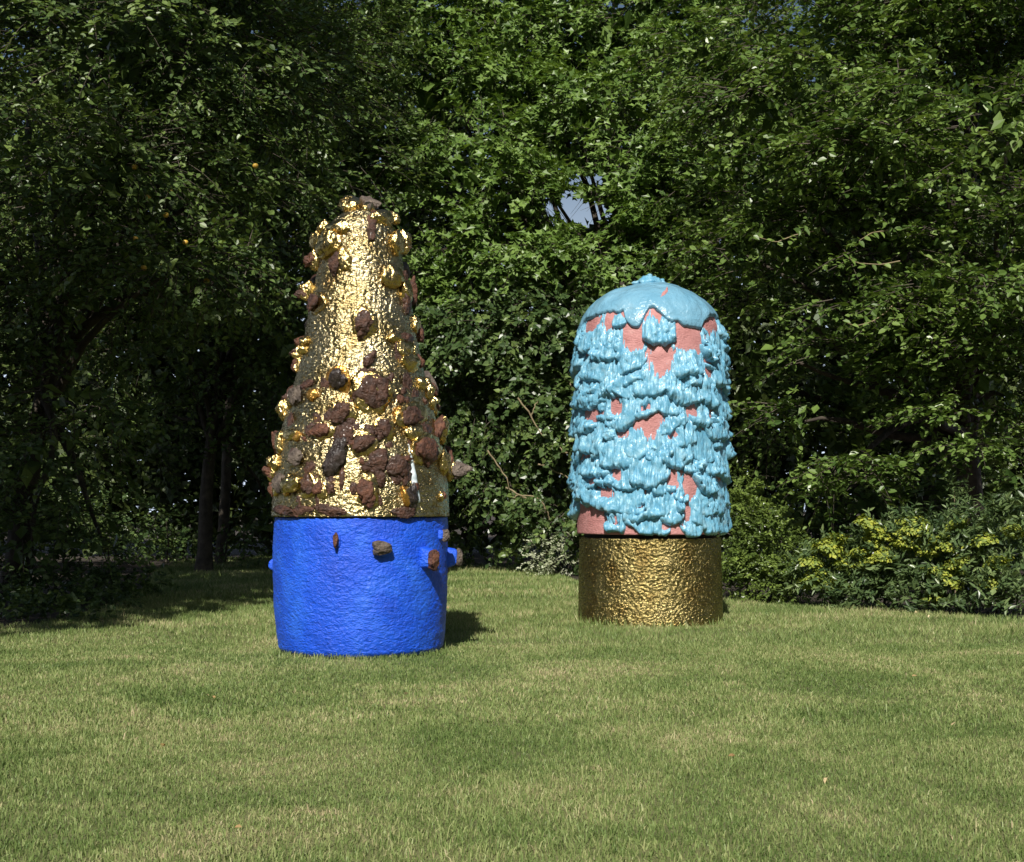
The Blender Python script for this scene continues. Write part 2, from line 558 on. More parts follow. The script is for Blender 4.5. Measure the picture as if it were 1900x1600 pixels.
def place_blob(root, body, name, px, py, w, h, mat, seed, depth=None, rough=0.34, flat=0.7, sink=0.15, tilt=0.0, parent=None, scale=1.0, hi=True, label=None, push=0.0, cluster=0):
    th, z, g, k = body.hit(px, py)
    c = abs(math.cos(th))
    wm, hm = w * k * scale, h * k * scale
    if c > 0.5:
        a = min(wm / max(c, 0.6), wm * 1.5)
        b = depth * k if depth else 0.62 * min(a, hm)
    else:
        b = wm * 0.95
        a = max(0.55 * hm, 0.7 * wm)
    side = c < 0.5
    if side:
        outer = g + wm * 0.5
        inner = -0.04
        b = outer - inner
    P = blob_verts(seed, rough, 1.1, flat, hi)
    Fs = [ICO4_F if hi else ICO3_F]
    if cluster:
        rr = np.random.default_rng(seed + 1)
        nf = len(P)
        base_n = len(P)
        for q in range(cluster):
            sc = 0.40 + 0.28 * rr.random()
            off = np.array([rr.uniform(-.62, .62), rr.uniform(-.35, .15), rr.uniform(-.70, .62)])
            Q = blob_verts(seed + 11 + q, rough, 1.2, flat, False) * sc * np.array([1, 1, rr.uniform(.8, 1.3)]) + off
            Fs.append(ICO3_F + base_n)
            base_n += len(Q)
            P = np.concatenate([P, Q])
        P = P * 0.86
    t, n, u = frame(th)
    x, y, zz = P[:, 0] * a / 2, P[:, 1] * b / 2, P[:, 2] * hm / 2
    if tilt:
        ct, st = math.cos(tilt), math.sin(tilt)
        x, zz = x * ct - zz * st, x * st + zz * ct
    V = x[:, None] * t + y[:, None] * n + zz[:, None] * u
    r = body.rad(z) + ((outer + inner) / 2 if side else b / 2 * (0.5 - sink) + push)
    loc = np.array([r * math.sin(th), -r * math.cos(th), z])
    me = make_mesh(name, V, Fs, mat)
    if parent is not None:
        loc = loc - np.array(parent.location)
    o = link(name, me, parent if parent is not None else root, loc, label=label)
    return o


def drip(root, body, name, pts, mat, seed, hgt=0.5, label=None):
    """pts: (px,py,width px) top to bottom along the surface -> a raised run of glaze"""
    H = [body.hit(p[0], p[1]) for p in pts]
    th = np.array([h[0] for h in H]); z = np.array([h[1] for h in H]); w = np.array([p[2] for p in pts]) * H[0][3]
    n = max(10, len(pts) * 6)
    s = np.linspace(0, 1, n); s0 = np.linspace(0, 1, len(pts))
    th, z, w = np.interp(s, s0, th), np.interp(s, s0, z), np.interp(s, s0, w)
    w = w * (1 + 0.25 * n1(s * 9, seed))
    a = np.linspace(-1, 1, 9)
    rowsV = []
    for i in range(n):
        hh = hgt * w[i] * np.sqrt(np.maximum(1 - a ** 2, 0)) * (1 + 0.3 * n1(np.full(9, s[i] * 14), seed + 3)) - 0.006
        if i in (0, n - 1):
            hh = np.full(9, -0.01)
        r = body.rad(z[i])
        t = th[i] + a * w[i] / 2 / max(r, 0.1)
        rowsV.append(np.stack([(r + hh) * np.sin(t), -(r + hh) * np.cos(t), np.full(9, z[i])], -1))
    V = np.concatenate(rowsV)
    return link(name, make_mesh(name, V, [grid_faces(9, n)[:, ::-1]], mat), root, label=label)


# --- sculpture with the gold cone
X1, Y1 = -1.288, 11.5
cone_root = thing("ceramic_sculpture", "tall gold cone sculpture studded with brown lumps standing on a bright blue drum", "sculpture", (X1, Y1, 0))
cone = Body(X1, Y1, [(388, 668, 670), (390, 657, 681), (394, 645, 693), (402, 629, 707), (412, 618, 719), (425, 608, 729), (440, 600, 737), (470, 592, 744), (505, 585, 746), (540, 577, 753), (571, 570, 758), (610, 565, 768),
                      (659, 559, 778), (700, 549, 787), (740, 538, 797), (780, 529, 808), (820, 520, 818), (860, 513, 826), (900, 509, 831), (958, 507, 833)])
drum1 = Body(X1, Y1, [(960, 512, 830), (975, 511, 831), (1020, 510, 832), (1060, 510, 832), (1120, 512, 830), (1170, 516, 826), (1197, 519, 822), (1204, 524, 817), (1208, 534, 807)])
zj = EYE + (HY - 958) * cone.k
z_base1 = 0.0


def gold_disp(P, T, Z):
    q = P * np.array([22, 22, 38.0])
    a = fbm(q, 3, 3)
    return 0.009 * (1 - 2 * np.abs(a)) - 0.005 + 0.010 * fbm(P * 3.0, 9, 2) + 0.004 * vnoise(P * np.array([56, 56, 84.0]), 31)


# cone sampled by arclength so the dome is well resolved
def revolve_arc(body, zmin, nu, ds, disp, mat, name):
    zf = np.linspace(zmin, body.z[-1], 1500)
    rf = body.rad(zf)
    kern = np.ones(41) / 41
    rf = np.convolve(np.pad(rf, 20, mode='edge'), kern, 'valid')
    s = np.concatenate([[0], np.cumsum(np.hypot(np.diff(zf), np.diff(rf)))])
    nv = int(s[-1] / ds)
    ss = np.linspace(0, s[-1], nv)
    zz, rr = np.interp(ss, s, zf), np.interp(ss, s, rf)
    dz, dr = np.gradient(zz), np.gradient(rr)
    l = np.hypot(dz, dr)
    nr, nz = dz / l, -dr / l
    th = np.linspace(0, 2 * np.pi, nu, endpoint=False)
    T, Zi = np.meshgrid(th, np.arange(nv))
    rr_, zz_ = rr[Zi], zz[Zi]
    P = np.stack([rr_ * np.sin(T), -rr_ * np.cos(T), zz_], -1)
    d = disp(P, T, zz_)
    V = np.stack([(rr_ + d * nr[Zi]) * np.sin(T), -(rr_ + d * nr[Zi]) * np.cos(T), zz_ + d * nz[Zi]], -1).reshape(-1, 3)
    faces = [grid_faces(nu, nv, True)]
    nV = len(V)
    V = np.concatenate([V, [(0, 0, zmin), (0, 0, body.z[-1])]])
    i = np.arange(nu)
    faces.append(np.stack([np.full(nu, nV), (i + 1) % nu, i], 1))
    i = i + (nv - 1) * nu
    faces.append(np.stack([np.full(nu, nV + 1), i, np.roll(i, -1)], 1))
    return make_mesh(name, V, faces, mat)


link("gold_cone", revolve_arc(cone, zj, 400, 0.0115, gold_disp, M['gold'], "gold_cone"), cone_root)


def blue_disp(P, T, Z):
    q = P * np.array([26, 26, 40.0])
    return 0.0055 * fbm(q, 5, 3) + 0.010 * fbm(P * 2.6, 12, 2)


zd1 = EYE + (HY - 960) * drum1.k
link("blue_drum", revolve(drum1, z_base1, zd1, 360, 110, blue_disp, M['blue'], "blue_drum"), cone_root)
ring = Body(X1, Y1, [(955, 517, 825), (964, 517, 825)])
link("joint_ring", revolve(ring, zd1 - 0.01, zj + 0.01, 90, 2, lambda P, T, Z: 0 * Z, M['dark_ring'], "joint_ring"), cone_root)

def cone_edge(y):
    r = float(cone.rad(EYE + (HY - y) * cone.k)) / cone.k
    return 669 - r, 669 + r


# (px, py, w, h, kind): b brown, r rust, k black, y grey, g gold, a amber, s flat brown smear; B = brown in a gold sleeve
LUMPS = [(684, 380, 50, 30, 'y'), (704, 386, 22, 22, 'y'), (725, 405, 34, 28, 'g'), (748, 446, 30, 46, 'g'), (760, 461, 16, 18, 'b'), (592, 450, 38, 48, 'g'), (571, 482, 14, 36, 'r'),
         (606, 421, 40, 26, 'g'), (640, 484, 26, 58, 'g'), (625, 487, 24, 48, 'b'), (563, 537, 20, 30, 'g'), (553, 545, 14, 26, 'b'), (589, 562, 26, 32, 'B'), (674, 598, 36, 50, 'B'),
         (744, 514, 30, 34, 'b'), (727, 507, 16, 14, 'a'), (764, 545, 24, 50, 'r'), (753, 565, 20, 46, 's'), (777, 602, 14, 38, 'g'), (785, 622, 10, 26, 'r'), (751, 627, 26, 20, 'b'),
         (762, 648, 24, 30, 'g'), (773, 672, 26, 30, 'r'), (742, 668, 16, 56, 's'), (556, 633, 24, 20, 'r'), (553, 648, 22, 16, 'g'), (540, 656, 12, 16, 'b'), (544, 678, 12, 30, 'r'),
         (684, 667, 20, 34, 'b'), (627, 703, 38, 40, 'K'), (606, 712, 18, 24, 's'), (687, 726, 62, 66, 'b'), (700, 754, 18, 26, 's'), (553, 734, 32, 36, 'y'), (580, 733, 24, 28, 'a'), (572, 713, 30, 16, 's'),
         (532, 742, 18, 24, 'b'), (517, 760, 18, 40, 'g'), (634, 765, 38, 38, 'B'), (614, 775, 20, 32, 's'), (596, 799, 36, 28, 'r'), (577, 799, 20, 30, 's'), (755, 718, 14, 46, 's'), (790, 709, 24, 24, 'g'),
         (803, 724, 22, 32, 'r'), (808, 745, 18, 22, 'g'), (814, 758, 14, 22, 'b'), (740, 766, 20, 30, 'a'), (760, 772, 38, 42, 'b'), (772, 792, 18, 34, 's'), (784, 802, 28, 34, 'b'), (809, 795, 32, 42, 'R'),
         (786, 833, 46, 50, 'r'), (709, 795, 34, 36, 'b'), (690, 806, 30, 34, 's'), (673, 822, 38, 38, 'B'), (637, 812, 38, 50, 's'), (622, 852, 36, 64, 'k'), (700, 858, 38, 40, 's'), (704, 884, 20, 40, 's'),
         (738, 868, 32, 38, 's'), (753, 883, 16, 30, 's'), (555, 848, 34, 36, 'y'), (511, 824, 18, 44, 'r'), (527, 805, 28, 18, 'g'), (504, 858, 22, 26, 'g'), (496, 878, 18, 24, 'r'), (523, 895, 36, 36, 'y'),
         (507, 907, 16, 26, 'r'), (572, 899, 30, 40, 'b'), (594, 908, 22, 26, 'r'), (680, 912, 32, 48, 'R'), (751, 917, 18, 40, 'a'), (763, 922, 22, 40, 'k'), (833, 856, 26, 44, 'r'), (842, 868, 12, 36, 'g'),
         (857, 872, 26, 32, 'y'), (524, 947, 40, 18, 's'), (558, 947, 46, 18, 's'), (614, 949, 54, 20, 's'), (748, 951, 38, 18, 's'), (655, 905, 14, 20, 's'), (575, 870, 20, 26, 's'), (545, 905, 18, 34, 's'),
         (650, 790, 16, 26, 's'), (540, 780, 16, 28, 's'), (770, 735, 12, 24, 's')]
for _ in range(46):                        # small crumbs, most of them on the lower third
    y_ = random.choice([random.uniform(690, 800), random.uniform(780, 948), random.uniform(820, 948)])
    LUMPS.append((random.uniform(cone_edge(y_)[0] + 6, cone_edge(y_)[1] - 6), y_, random.uniform(9, 20), random.uniform(10, 24), random.choice('sssbrrga')))
KM = {'b': 'brown', 'r': 'rust', 'k': 'black', 'y': 'grey', 'g': 'gold_smooth', 'a': 'amber', 's': 'brown', 'B': 'brown', 'K': 'black', 'R': 'rust'}
for i, (px, py, w, h, kd) in enumerate(LUMPS):
    m = M[KM[kd]]
    sd_ = 100 + i * 7
    if kd in 'ga':
        place_blob(cone_root, cone, "gold_knob", px, py, w * 1.08, h * 1.08, m, sd_, rough=0.40, flat=0.7, tilt=random.uniform(-.3, .3), cluster=1)
    elif kd == 's':
        place_blob(cone_root, cone, "brown_glaze_patch", px, py, w * 1.2, h * 1.2, m, sd_, depth=min(w, h) * 0.40, rough=0.75, flat=0.3, sink=0.30, tilt=random.uniform(-.2, .2), cluster=2)
    else:
        o = place_blob(cone_root, cone, "stone_lump", px, py, w * 1.04, h * 1.10, m, sd_, rough=0.72, flat=0.8, depth=0.46 * min(w, h), tilt=random.uniform(-.35, .35), push=0.04 if kd in 'BKR' else 0.022, cluster=2 if w > 26 and kd not in 'BKk' else (1 if kd not in 'Kk' else 0))
        if kd in 'BKR' or (kd in 'br' and min(w, h) >= 22 and abs(cone.hit(px, py)[0]) < 0.95):
            place_blob(cone_root, cone, "gold_sleeve", px + 3, py + 2, w * 1.36, h * 1.32, M['gold_smooth'] if kd != 'K' else M['amber'], sd_ + 3, depth=min(w, h) * 0.42, rough=0.35, flat=0.5, sink=0.30, parent=o)
# lumps round the far side
for i, (px, py, w, h, kd) in enumerate(LUMPS):   # gold swellings under the lumps that break the outline
    if kd in 'bryg' and abs(cone.hit(px, py)[0]) > 0.95 and w >= 12:
        inw = (1 if px < 668 else -1) * w * 0.55
        place_blob(cone_root, cone, "gold_knob", px + inw, py + 2, w * 1.25, h * 1.2, M['gold_smooth'], 4000 + i * 3, rough=0.35, flat=0.6, depth=min(w, h) * 0.8)
for i in range(34):
    th = random.uniform(math.radians(105), math.radians(255))
    z = random.uniform(zj + 0.1, 3.5)
    s = random.uniform(0.10, 0.22)
    P = blob_verts(900 + i, 0.4, 1.3, 0.7, False)
    t, n, u = frame(th)
    V = (P[:, :1] * s / 2) * t + (P[:, 1:2] * s * 0.4) * n + (P[:, 2:] * s * random.uniform(.45, .7)) * u
    p = cone.pt(np.array(th), z, 0.02)
    kd = random.choice('brkyg')
    link("gold_knob" if kd == 'g' else "stone_lump", make_mesh("stone_lump", V, [ICO3_F], M[KM[kd]]), cone_root, p)

drip(cone_root, cone, "white_glaze_run", [(755, 812, 3), (760, 835, 6), (765, 862, 9), (768, 885, 12), (772, 912, 13), (776, 935, 14)], M['white'], 4, 0.35)
drip(cone_root, cone, "dark_glaze_run", [(604, 862, 8), (606, 880, 9), (608, 898, 8), (609, 915, 6)], M['black'], 5)
drip(cone_root, cone, "dark_glaze_run", [(635, 860, 12), (635, 880, 12), (634, 900, 10), (633, 912, 6)], M['brown'], 6)
drip(cone_root, cone, "dark_glaze_run", [(688, 384, 22), (690, 402, 20), (689, 422, 16), (689, 438, 18), (689, 448, 14)], M['brown'], 8, 0.55)
drip(cone_root, cone, "dark_glaze_run", [(690, 682, 12), (688, 696, 16), (690, 712, 22)], M['brown'], 9)
drip(cone_root, cone, "dark_glaze_run", [(586, 880, 10), (588, 905, 12), (590, 930, 10), (592, 946, 8)], M['brown'], 10)

# stones set into the blue drum, each in a squared blue lug that grows out of the wall
def boxed(P, e=0.55):
    return np.sign(P) * np.abs(P) ** e * 0.86


def lug(px, py, w, h, d, mk, seed, sw=1.5, sh=1.15, th=None, sfrac=0.8):
    """w, h of the stone in pixels, d = how far the lug stands out in metres"""
    t_, z_, g_, k_ = drum1.hit(px, py)
    th_ = t_ if th is None else th
    t, n, u = frame(th_)
    r = float(drum1.rad(z_))
    P = boxed(blob_verts(seed, 0.16, 1.1, 0.4, True))
    a, hh = w * k_ * sw, h * k_ * sh
    taper = 1 - 0.16 * (P[:, 1:2] + 1)
    V = P[:, :1] * taper * a / 2 * t + P[:, 1:2] * (d + 0.05) / 2 * n + P[:, 2:] * taper * hh / 2 * u
    c = (r + (d - 0.05) / 2)
    loc = np.array([c * math.sin(th_), -c * math.cos(th_), z_])
    o = link("blue_lug", make_mesh("blue_lug", V, [ICO4_F], M['blue']), cone_root, loc)
    Q = boxed(blob_verts(seed + 5, 0.45, 1.3, 0.8, True), 0.75)
    V = Q[:, :1] * a * sfrac / sw * 1.05 / 2 * t + Q[:, 1:2] * 0.045 * n + Q[:, 2:] * hh * 0.44 * u
    c2 = r + d - 0.004
    link("stone", make_mesh("stone", V, [ICO4_F], M[mk]), o, np.array([c2 * math.sin(th_), -c2 * math.cos(th_), z_]) - loc)


lug(625, 1003, 15, 34, 0.025, 'rust', 700, 1.5, 1.15)
lug(706, 1016, 40, 33, 0.05, 'grey', 712, 1.15, 1.15, sfrac=1.05)
lug(788, 1036, 26, 52, 0.10, 'rust', 724, 1.5, 1.05)
lug(817, 993, 18, 24, 0.05, 'grey', 736, 1.6, 1.2)
lug(833, 1034, 34, 46, 0.10, 'grey', 748, 1.3, 1.05, th=math.radians(92))
place_blob(cone_root, drum1, "blue_knob", 505, 1048, 14, 20, M['blue'], 770, rough=0.2)
for i in range(6):
    th = math.radians(110 + i * 27)
    P = blob_verts(960 + i, 0.35, 1.3, 0.7, False) * 0.06
    link("stone_lump", make_mesh("stone_lump", P, [ICO3_F], M['grey']), cone_root, drum1.pt(np.array(th), random.uniform(.5, 1.0), 0.02))

# --- sculpture with the sky-blue dripping dome
X2, Y2 = 1.49, 14.55
dome_root = thing("ceramic_sculpture", "domed pink sculpture caked in dripping sky blue glaze on a dark gold drum", "sculpture", (X2, Y2, 0))
CXS = 1207.0


def symm(y, half):
    return (y, CXS - half, CXS + half)


dome = Body(X2, Y2, [symm(530, 1), symm(531, 14), symm(533, 26), symm(537, 42), symm(543, 58), symm(553, 79), symm(564, 96), symm(577, 110), symm(593, 120), symm(612, 126), symm(640, 129), symm(700, 132),
                     symm(800, 134), symm(900, 135), symm(990, 135)])
drum2 = Body(X2, Y2, [symm(998, 130), symm(1060, 131), symm(1100, 132), symm(1140, 134), symm(1153, 134)])
zj2 = EYE + (HY - 990) * dome.k
zd2 = EYE + (HY - 997) * drum2.k
link("gold_drum", revolve(drum2, 0.0, zd2, 380, 90, lambda P, T, Z: 0.004 * fbm(P * np.array([20, 20, 36.0]), 21, 3) + 0.010 * fbm(P * 2.2, 23, 2) + 0.004 * vnoise(P * np.array([56, 56, 84.0]), 33), M['gold_dark'], "gold_drum"), dome_root)
ring2 = Body(X2, Y2, [(980, CXS - 122, CXS + 122), (1010, CXS - 122, CXS + 122)])
link("joint_ring", revolve(ring2, zd2 - 0.01, zj2 + 0.015, 90, 2, lambda P, T, Z: 0 * Z, M['dark_ring'], "joint_ring"), dome_root)
link("pink_dome", revolve_arc(dome, zj2, 260, 0.016, lambda P, T, Z: 0.006 * fbm(P * np.array([8, 8, 14.0]), 41, 3), M['pink'], "pink_dome"), dome_root)


BARE = []                                  # patches where the pink clay stays bare: (angle, height, half angle, half height)
for (bx, by, bw, bh) in [(1180, 628, 44, 46), (1226, 668, 56, 66), (1278, 628, 70, 44), (1098, 602, 34, 34), (1205, 780, 54, 54), (1157, 803, 20, 28), (1283, 760, 26, 30), (1246, 806, 22, 18), (1145, 878, 18, 30), (1104, 892, 30, 30),
                         (1126, 915, 30, 26), (1247, 888, 24, 56), (1281, 900, 28, 54), (1273, 950, 16, 40), (1251, 978, 44, 30), (1100, 970, 62, 60), (1154, 982, 18, 20), (1143, 752, 24, 44), (1313, 684, 22, 54), (1190, 950, 20, 30), (1318, 772, 18, 40),
                         (1338, 725, 14, 50), (1100, 770, 34, 26)]:
    t_, z_, g_, k_ = dome.hit(bx, by)
    BARE.append((t_, z_, bw * k_ / 2 / max(abs(math.cos(t_)), .5) / float(dome.rad(z_)), bh * k_ / 2))


def flap(px, py, w, L, seed, H=0.065, th=None, z=None, lean=0.0):
    k = Y2 / F
    if th is None:
        th, z, g, k = dome.hit(px, py)
        if abs(th) > math.radians(78):
            th = math.copysign(math.radians(78 + 10 * random.random()), th)
    c = max(abs(math.cos(th)), 0.42)
    Wd = w * k / c
    Lm = L * k * 1.0
    H = H * 1.12
    r0 = float(dome.rad(z))
    ns = int(np.clip(Wd / 0.0085, 14, 46))
    nt = 20
    s = np.linspace(-1, 1, ns)
    a = s * Wd / 2
    z = z - 0.02
    bil = 1 - 2 * np.abs(n1(a / 0.105 + seed, seed))          # rounded lobes with creases between
    bil2 = 1 - 2 * np.abs(n1(a / 0.045 + seed * 2, seed + 1))
    lob = n1(a / 0.17 + seed, seed + 3)
    fin = n1(a / 0.016, seed + 9)
    zl = z + Lm * 0.10 * s ** 2 + 0.10 * Lm * (np.abs(s) ** 7) + 0.055 * lob - 0.016 * bil - 0.008 * bil2 + lean * a
    zt = z + Lm * (1.05 + 0.34 * n1(a / 0.05, seed + 2) + 0.26 * fin) - Lm * 0.12 * s ** 2 + lean * a
    Hs = H * np.sqrt(np.maximum(1 - np.abs(s) ** 5, 0)) * (0.86 + 0.36 * lob + 0.26 * bil + 0.12 * bil2)
    Hs = np.maximum(Hs, 0.0)
    t = np.linspace(0, 1, nt)
    S, Tt = np.meshgrid(np.arange(ns), t)
    hs, zl_, zt_, a_ = Hs[S], zl[S], zt[S], a[S]
    up = Tt <= 0.68
    tau = np.clip(Tt / 0.68, 0, 1)
    phi = np.clip((Tt - 0.68) / 0.32, 0, 1) * np.pi * 0.95
    zz = np.where(up, zt_ + (zl_ + hs * 0.40 - zt_) * tau, zl_ + hs * 0.40 - hs * 0.72 * np.sin(phi * 0.62))
    hh = np.where(up, hs * (0.07 + 0.93 * tau ** 1.25), hs * (0.5 + 0.5 * np.cos(phi)))
    q = np.stack([a_ / 0.016, np.full_like(a_, seed * 1.3), zz * 5.0], -1)
    q2 = np.stack([a_ / 0.040, np.full_like(a_, seed * 2.3), zz * 16.0], -1)
    q3 = np.stack([a_ / 0.022, np.full_like(a_, seed * 0.7), zz / 0.03], -1)
    hh = hh + hs * (0.20 * vnoise(q, seed) + 0.24 * vnoise(q2, seed + 4) + 0.26 * vnoise(q3, seed + 6)) * np.clip(Tt * 2.6, 0, 1)
    hh = np.where(Tt == 0, -0.006, hh)
    hh = np.where(Tt == 1, -0.012, hh) - np.where(hs < 0.003, 0.008, 0.0)
    zz = np.maximum(zz, zj2 - 0.035)
    if th is not None and abs(th) < 1.6:
        tq = th + a_ / r0
        rag = 0.55 * vnoise(np.stack([a_ / 0.014, np.full_like(a_, seed), zz * 3], -1), seed + 12) + 0.35 * vnoise(np.stack([a_ / 0.05, np.full_like(a_, seed), zz / 0.06], -1), seed + 13)
        for (pt_, pz_, rt_, rz_) in BARE:
            q_ = ((tq - pt_) / rt_) ** 2 + ((zz - pz_) / rz_) ** 2
            hh = np.where((q_ < 1 + rag) & (Tt < 0.60), -0.012, hh)
    tw = th + a_ / r0 + 0.008 * vnoise(np.stack([zz * 12, a_ * 8, np.full_like(a_, seed)], -1), seed + 8)
    rr = dome.rad(zz) + hh
    V = np.stack([rr * np.sin(tw), -rr * np.cos(tw), zz], -1).reshape(-1, 3)
    me = make_mesh("glaze_flap", V, [grid_faces(ns, nt)[:, ::-1]], M['sky_glaze'])
    return link("glaze_flap", me, dome_root)


FL = [(1138, 636, 26, 32, .07, 0), (1125, 655, 52, 52, .07, 0), (1091, 640, 34, 58, .06, 0), (1313, 653, 34, 48, .08, 0), (1341, 628, 26, 42, .06, 0), (1349, 655, 24, 28, .07, 0), (1078, 660, 22, 38, .06, 0),
      (1170, 690, 54, 54, .055, .45), (1275, 692, 62, 58, .075, 0), (1107, 710, 58, 62, .065, 0), (1140, 726, 52, 58, .065, 0), (1210, 733, 62, 78, .06, 0), (1178, 708, 44, 32, .05, .2), (1267, 745, 60, 72, .065, 0),
      (1309, 738, 44, 72, .06, -.3), (1328, 720, 38, 92, .05, 0), (1351, 690, 24, 38, .07, 0), (1353, 729, 22, 48, .06, 0), (1075, 712, 22, 34, .07, 0), (1084, 757, 38, 68, .06, 0), (1108, 745, 38, 34, .055, .3),
      (1152, 790, 52, 82, .07, 0), (1190, 768, 58, 58, .055, .3), (1240, 765, 48, 52, .055, -.1), (1252, 796, 48, 42, .06, .45), (1298, 788, 38, 52, .065, 0), (1333, 813, 48, 92, .05, 0), (1352, 838, 32, 44, .08, 0),
      (1089, 833, 48, 58, .06, 0), (1113, 835, 38, 62, .06, 0), (1142, 860, 58, 82, .06, 0), (1254, 860, 74, 84, .07, 0), (1303, 845, 48, 62, .055, 0), (1205, 895, 78, 98, .065, 0), (1222, 910, 28, 42, .07, 0),
      (1105, 880, 42, 38, .07, 0), (1125, 902, 32, 34, .07, 0), (1080, 902, 46, 42, .06, 0), (1258, 876, 18, 20, .06, 0), (1290, 876, 44, 36, .055, 0), (1306, 908, 44, 48, .06, -.3), (1347, 900, 46, 82, .06, 0),
      (1098, 930, 76, 60, .07, -.2), (1170, 947, 44, 56, .055, 0), (1205, 963, 62, 62, .06, 0), (1246, 961, 42, 52, .06, 0), (1263, 930, 32, 50, .05, 0), (1320, 945, 62, 62, .055, 0), (1142, 984, 36, 62, .05, 0),
      (1190, 985, 62, 58, .05, 0), (1226, 981, 32, 40, .045, 0), (1283, 988, 42, 64, .05, 0), (1311, 989, 56, 72, .05, 0), (1347, 989, 46, 84, .06, 0), (1160, 905, 46, 60, .05, 0), (1085, 800, 30, 46, .06, 0),
      (1335, 765, 34, 52, .05, 0), (1270, 825, 50, 60, .04, 0), (1180, 840, 34, 50, .04, 0), (1325, 880, 40, 60, .05, 0), (1240, 905, 30, 50, .04, 0), (1128, 770, 36, 40, .05, 0), (1078, 922, 24, 50, .06, 0),
      (1352, 775, 22, 50, .06, 0), (1354, 945, 26, 60, .06, 0), (1073, 845, 18, 40, .07, 0), (1073, 780, 18, 40, .07, 0), (1285, 720, 30, 50, .045, 0), (1320, 680, 24, 40, .05, 0)]
for i, (px, py, w, L, H, lean) in enumerate(FL):
    flap(px, min(py + random.uniform(-7, 6), 986), w * random.uniform(.95, 1.25), L * random.uniform(.9, 1.15), 200 + i * 11, H * random.uniform(.8, 1.2), lean=lean + random.uniform(-.16, .16))
for i in range(26):                       # small dabs and drips that break the rows up
    px_, py_ = random.uniform(1082, 1340), random.uniform(690, 980)
    t_, z_, g_, k_ = dome.hit(px_, py_)
    if any(((t_ - b_[0]) / b_[2]) ** 2 + ((z_ - b_[1]) / b_[3]) ** 2 < 1.6 for b_ in BARE):
        continue
    flap(px_, py_, random.uniform(12, 30), random.uniform(18, 46), 7000 + i * 9, random.uniform(.03, .075), lean=random.uniform(-.4, .4))
for i in range(46):
    flap(0, 0, random.uniform(45, 80), random.uniform(50, 90), 2000 + i * 13, random.uniform(.05, .07), th=random.uniform(math.radians(98), math.radians(262)), z=random.uniform(zj2 + 0.02, 3.0))

# poured cap over the dome
CAPL = [(1088, 594), (1100, 592), (1120, 583), (1138, 579), (1150, 584), (1158, 577), (1163, 597), (1173, 607), (1186, 609), (1193, 598), (1199, 583), (1205, 572), (1213, 574), (1222, 581), (1237, 596), (1244, 599), (1250, 598),
        (1256, 596), (1267, 606), (1286, 609), (1297, 612), (1304, 598), (1314, 588), (1324, 588), (1331, 592)]
ch = [dome.hit(*c) for c in CAPL]
cth = np.array([c[0] for c in ch]); cz = np.array([c[1] for c in ch])
o_ = np.argsort(cth); cth, cz = cth[o_], cz[o_]
nu, nt = 280, 46
th = np.linspace(-np.pi, np.pi, nu, endpoint=False)
lipz = np.interp(th, cth, cz)
backm = np.clip((np.abs(th) - 1.2) / 0.3, 0, 1)
lipz = lipz * (1 - backm) + backm * (cz.mean() + 0.09 * np.sin(th * 5) + 0.07 * n1(th * 6, 3))
lipz = lipz + 0.010 * n1(th * 18, 8) + 0.008 * n1(th * 40, 9)
zf = np.linspace(dome.z[-1], zj2, 3000)
rf = np.convolve(np.pad(dome.rad(zf), 20, mode='edge'), np.ones(41) / 41, 'valid')
rf[0] = 0.0
sf = np.concatenate([[0], np.cumsum(np.hypot(np.diff(zf), np.diff(rf)))])
sl = np.interp(-lipz, -zf, sf)
S_, T_ = np.meshgrid(np.arange(nu), np.linspace(0, 1, nt))
lim = 0.84
tau = np.clip(T_ / lim, 0, 1)
phi = np.clip((T_ - lim) / (1 - lim), 0, 1) * np.pi * 0.96
Hc = (0.042 + 0.010 * n1(th * 5, 5))[S_]
ss = np.where(T_ <= lim, (sl[S_] - Hc * 0.6) * tau, sl[S_] - Hc * 0.6 + Hc * 0.65 * np.sin(phi * 0.6))
rr, zz = np.interp(ss, sf, rf), np.interp(ss, sf, zf)
e = 0.01
dr = np.interp(ss + e, sf, rf) - np.interp(np.maximum(ss - e, 0), sf, rf)
dz = np.interp(ss + e, sf, zf) - np.interp(np.maximum(ss - e, 0), sf, zf)
l = np.hypot(dr, dz) + 1e-9
nr, nz = -dz / l, dr / l
base = np.stack([rr * np.sin(th[S_]), -rr * np.cos(th[S_]), zz], -1)
hh = Hc * (0.5 + 0.5 * np.cos(phi)) * (0.72 + 0.28 * tau) + 0.020 * fbm(base * 4.5, 55, 3)
hh = np.where(T_ >= 1, -0.01, hh)
V = np.stack([(rr + hh * nr) * np.sin(th[S_]), -(rr + hh * nr) * np.cos(th[S_]), zz + hh * nz], -1).reshape(-1, 3)
link("cap_glaze", make_mesh("cap_glaze", V, [grid_faces(nu, nt, True)[:, ::-1]], M['cap_glaze']), dome_root)
BARE.clear()
flap(1223, 629, 66, 44, 5001, .075)
flap(1150, 597, 26, 16, 5002, .05)
# twisted tip
acc = Acc()
zt = float(dome.z[-1])
for i, (x, z, s, sx) in enumerate([(0.0, 0.03, 0.075, 1.7), (-0.045, 0.065, 0.045, 1.1), (0.03, 0.06, 0.05, 1.3), (-0.01, 0.095, 0.032, 1.0), (0.10, 0.04, 0.045, 1.5), (-0.12, 0.03, 0.042, 1.6)]):
    P = blob_verts(800 + i, 0.4, 1.6, 0.0, False) * np.array([s * sx, s, s * 0.8])
    acc.add(P + np.array([x, 0.02 * (i % 3 - 1), zt + z]), ICO3_F)
link("glaze_tip", acc.mesh("glaze_tip", M['sky_glaze']), dome_root)
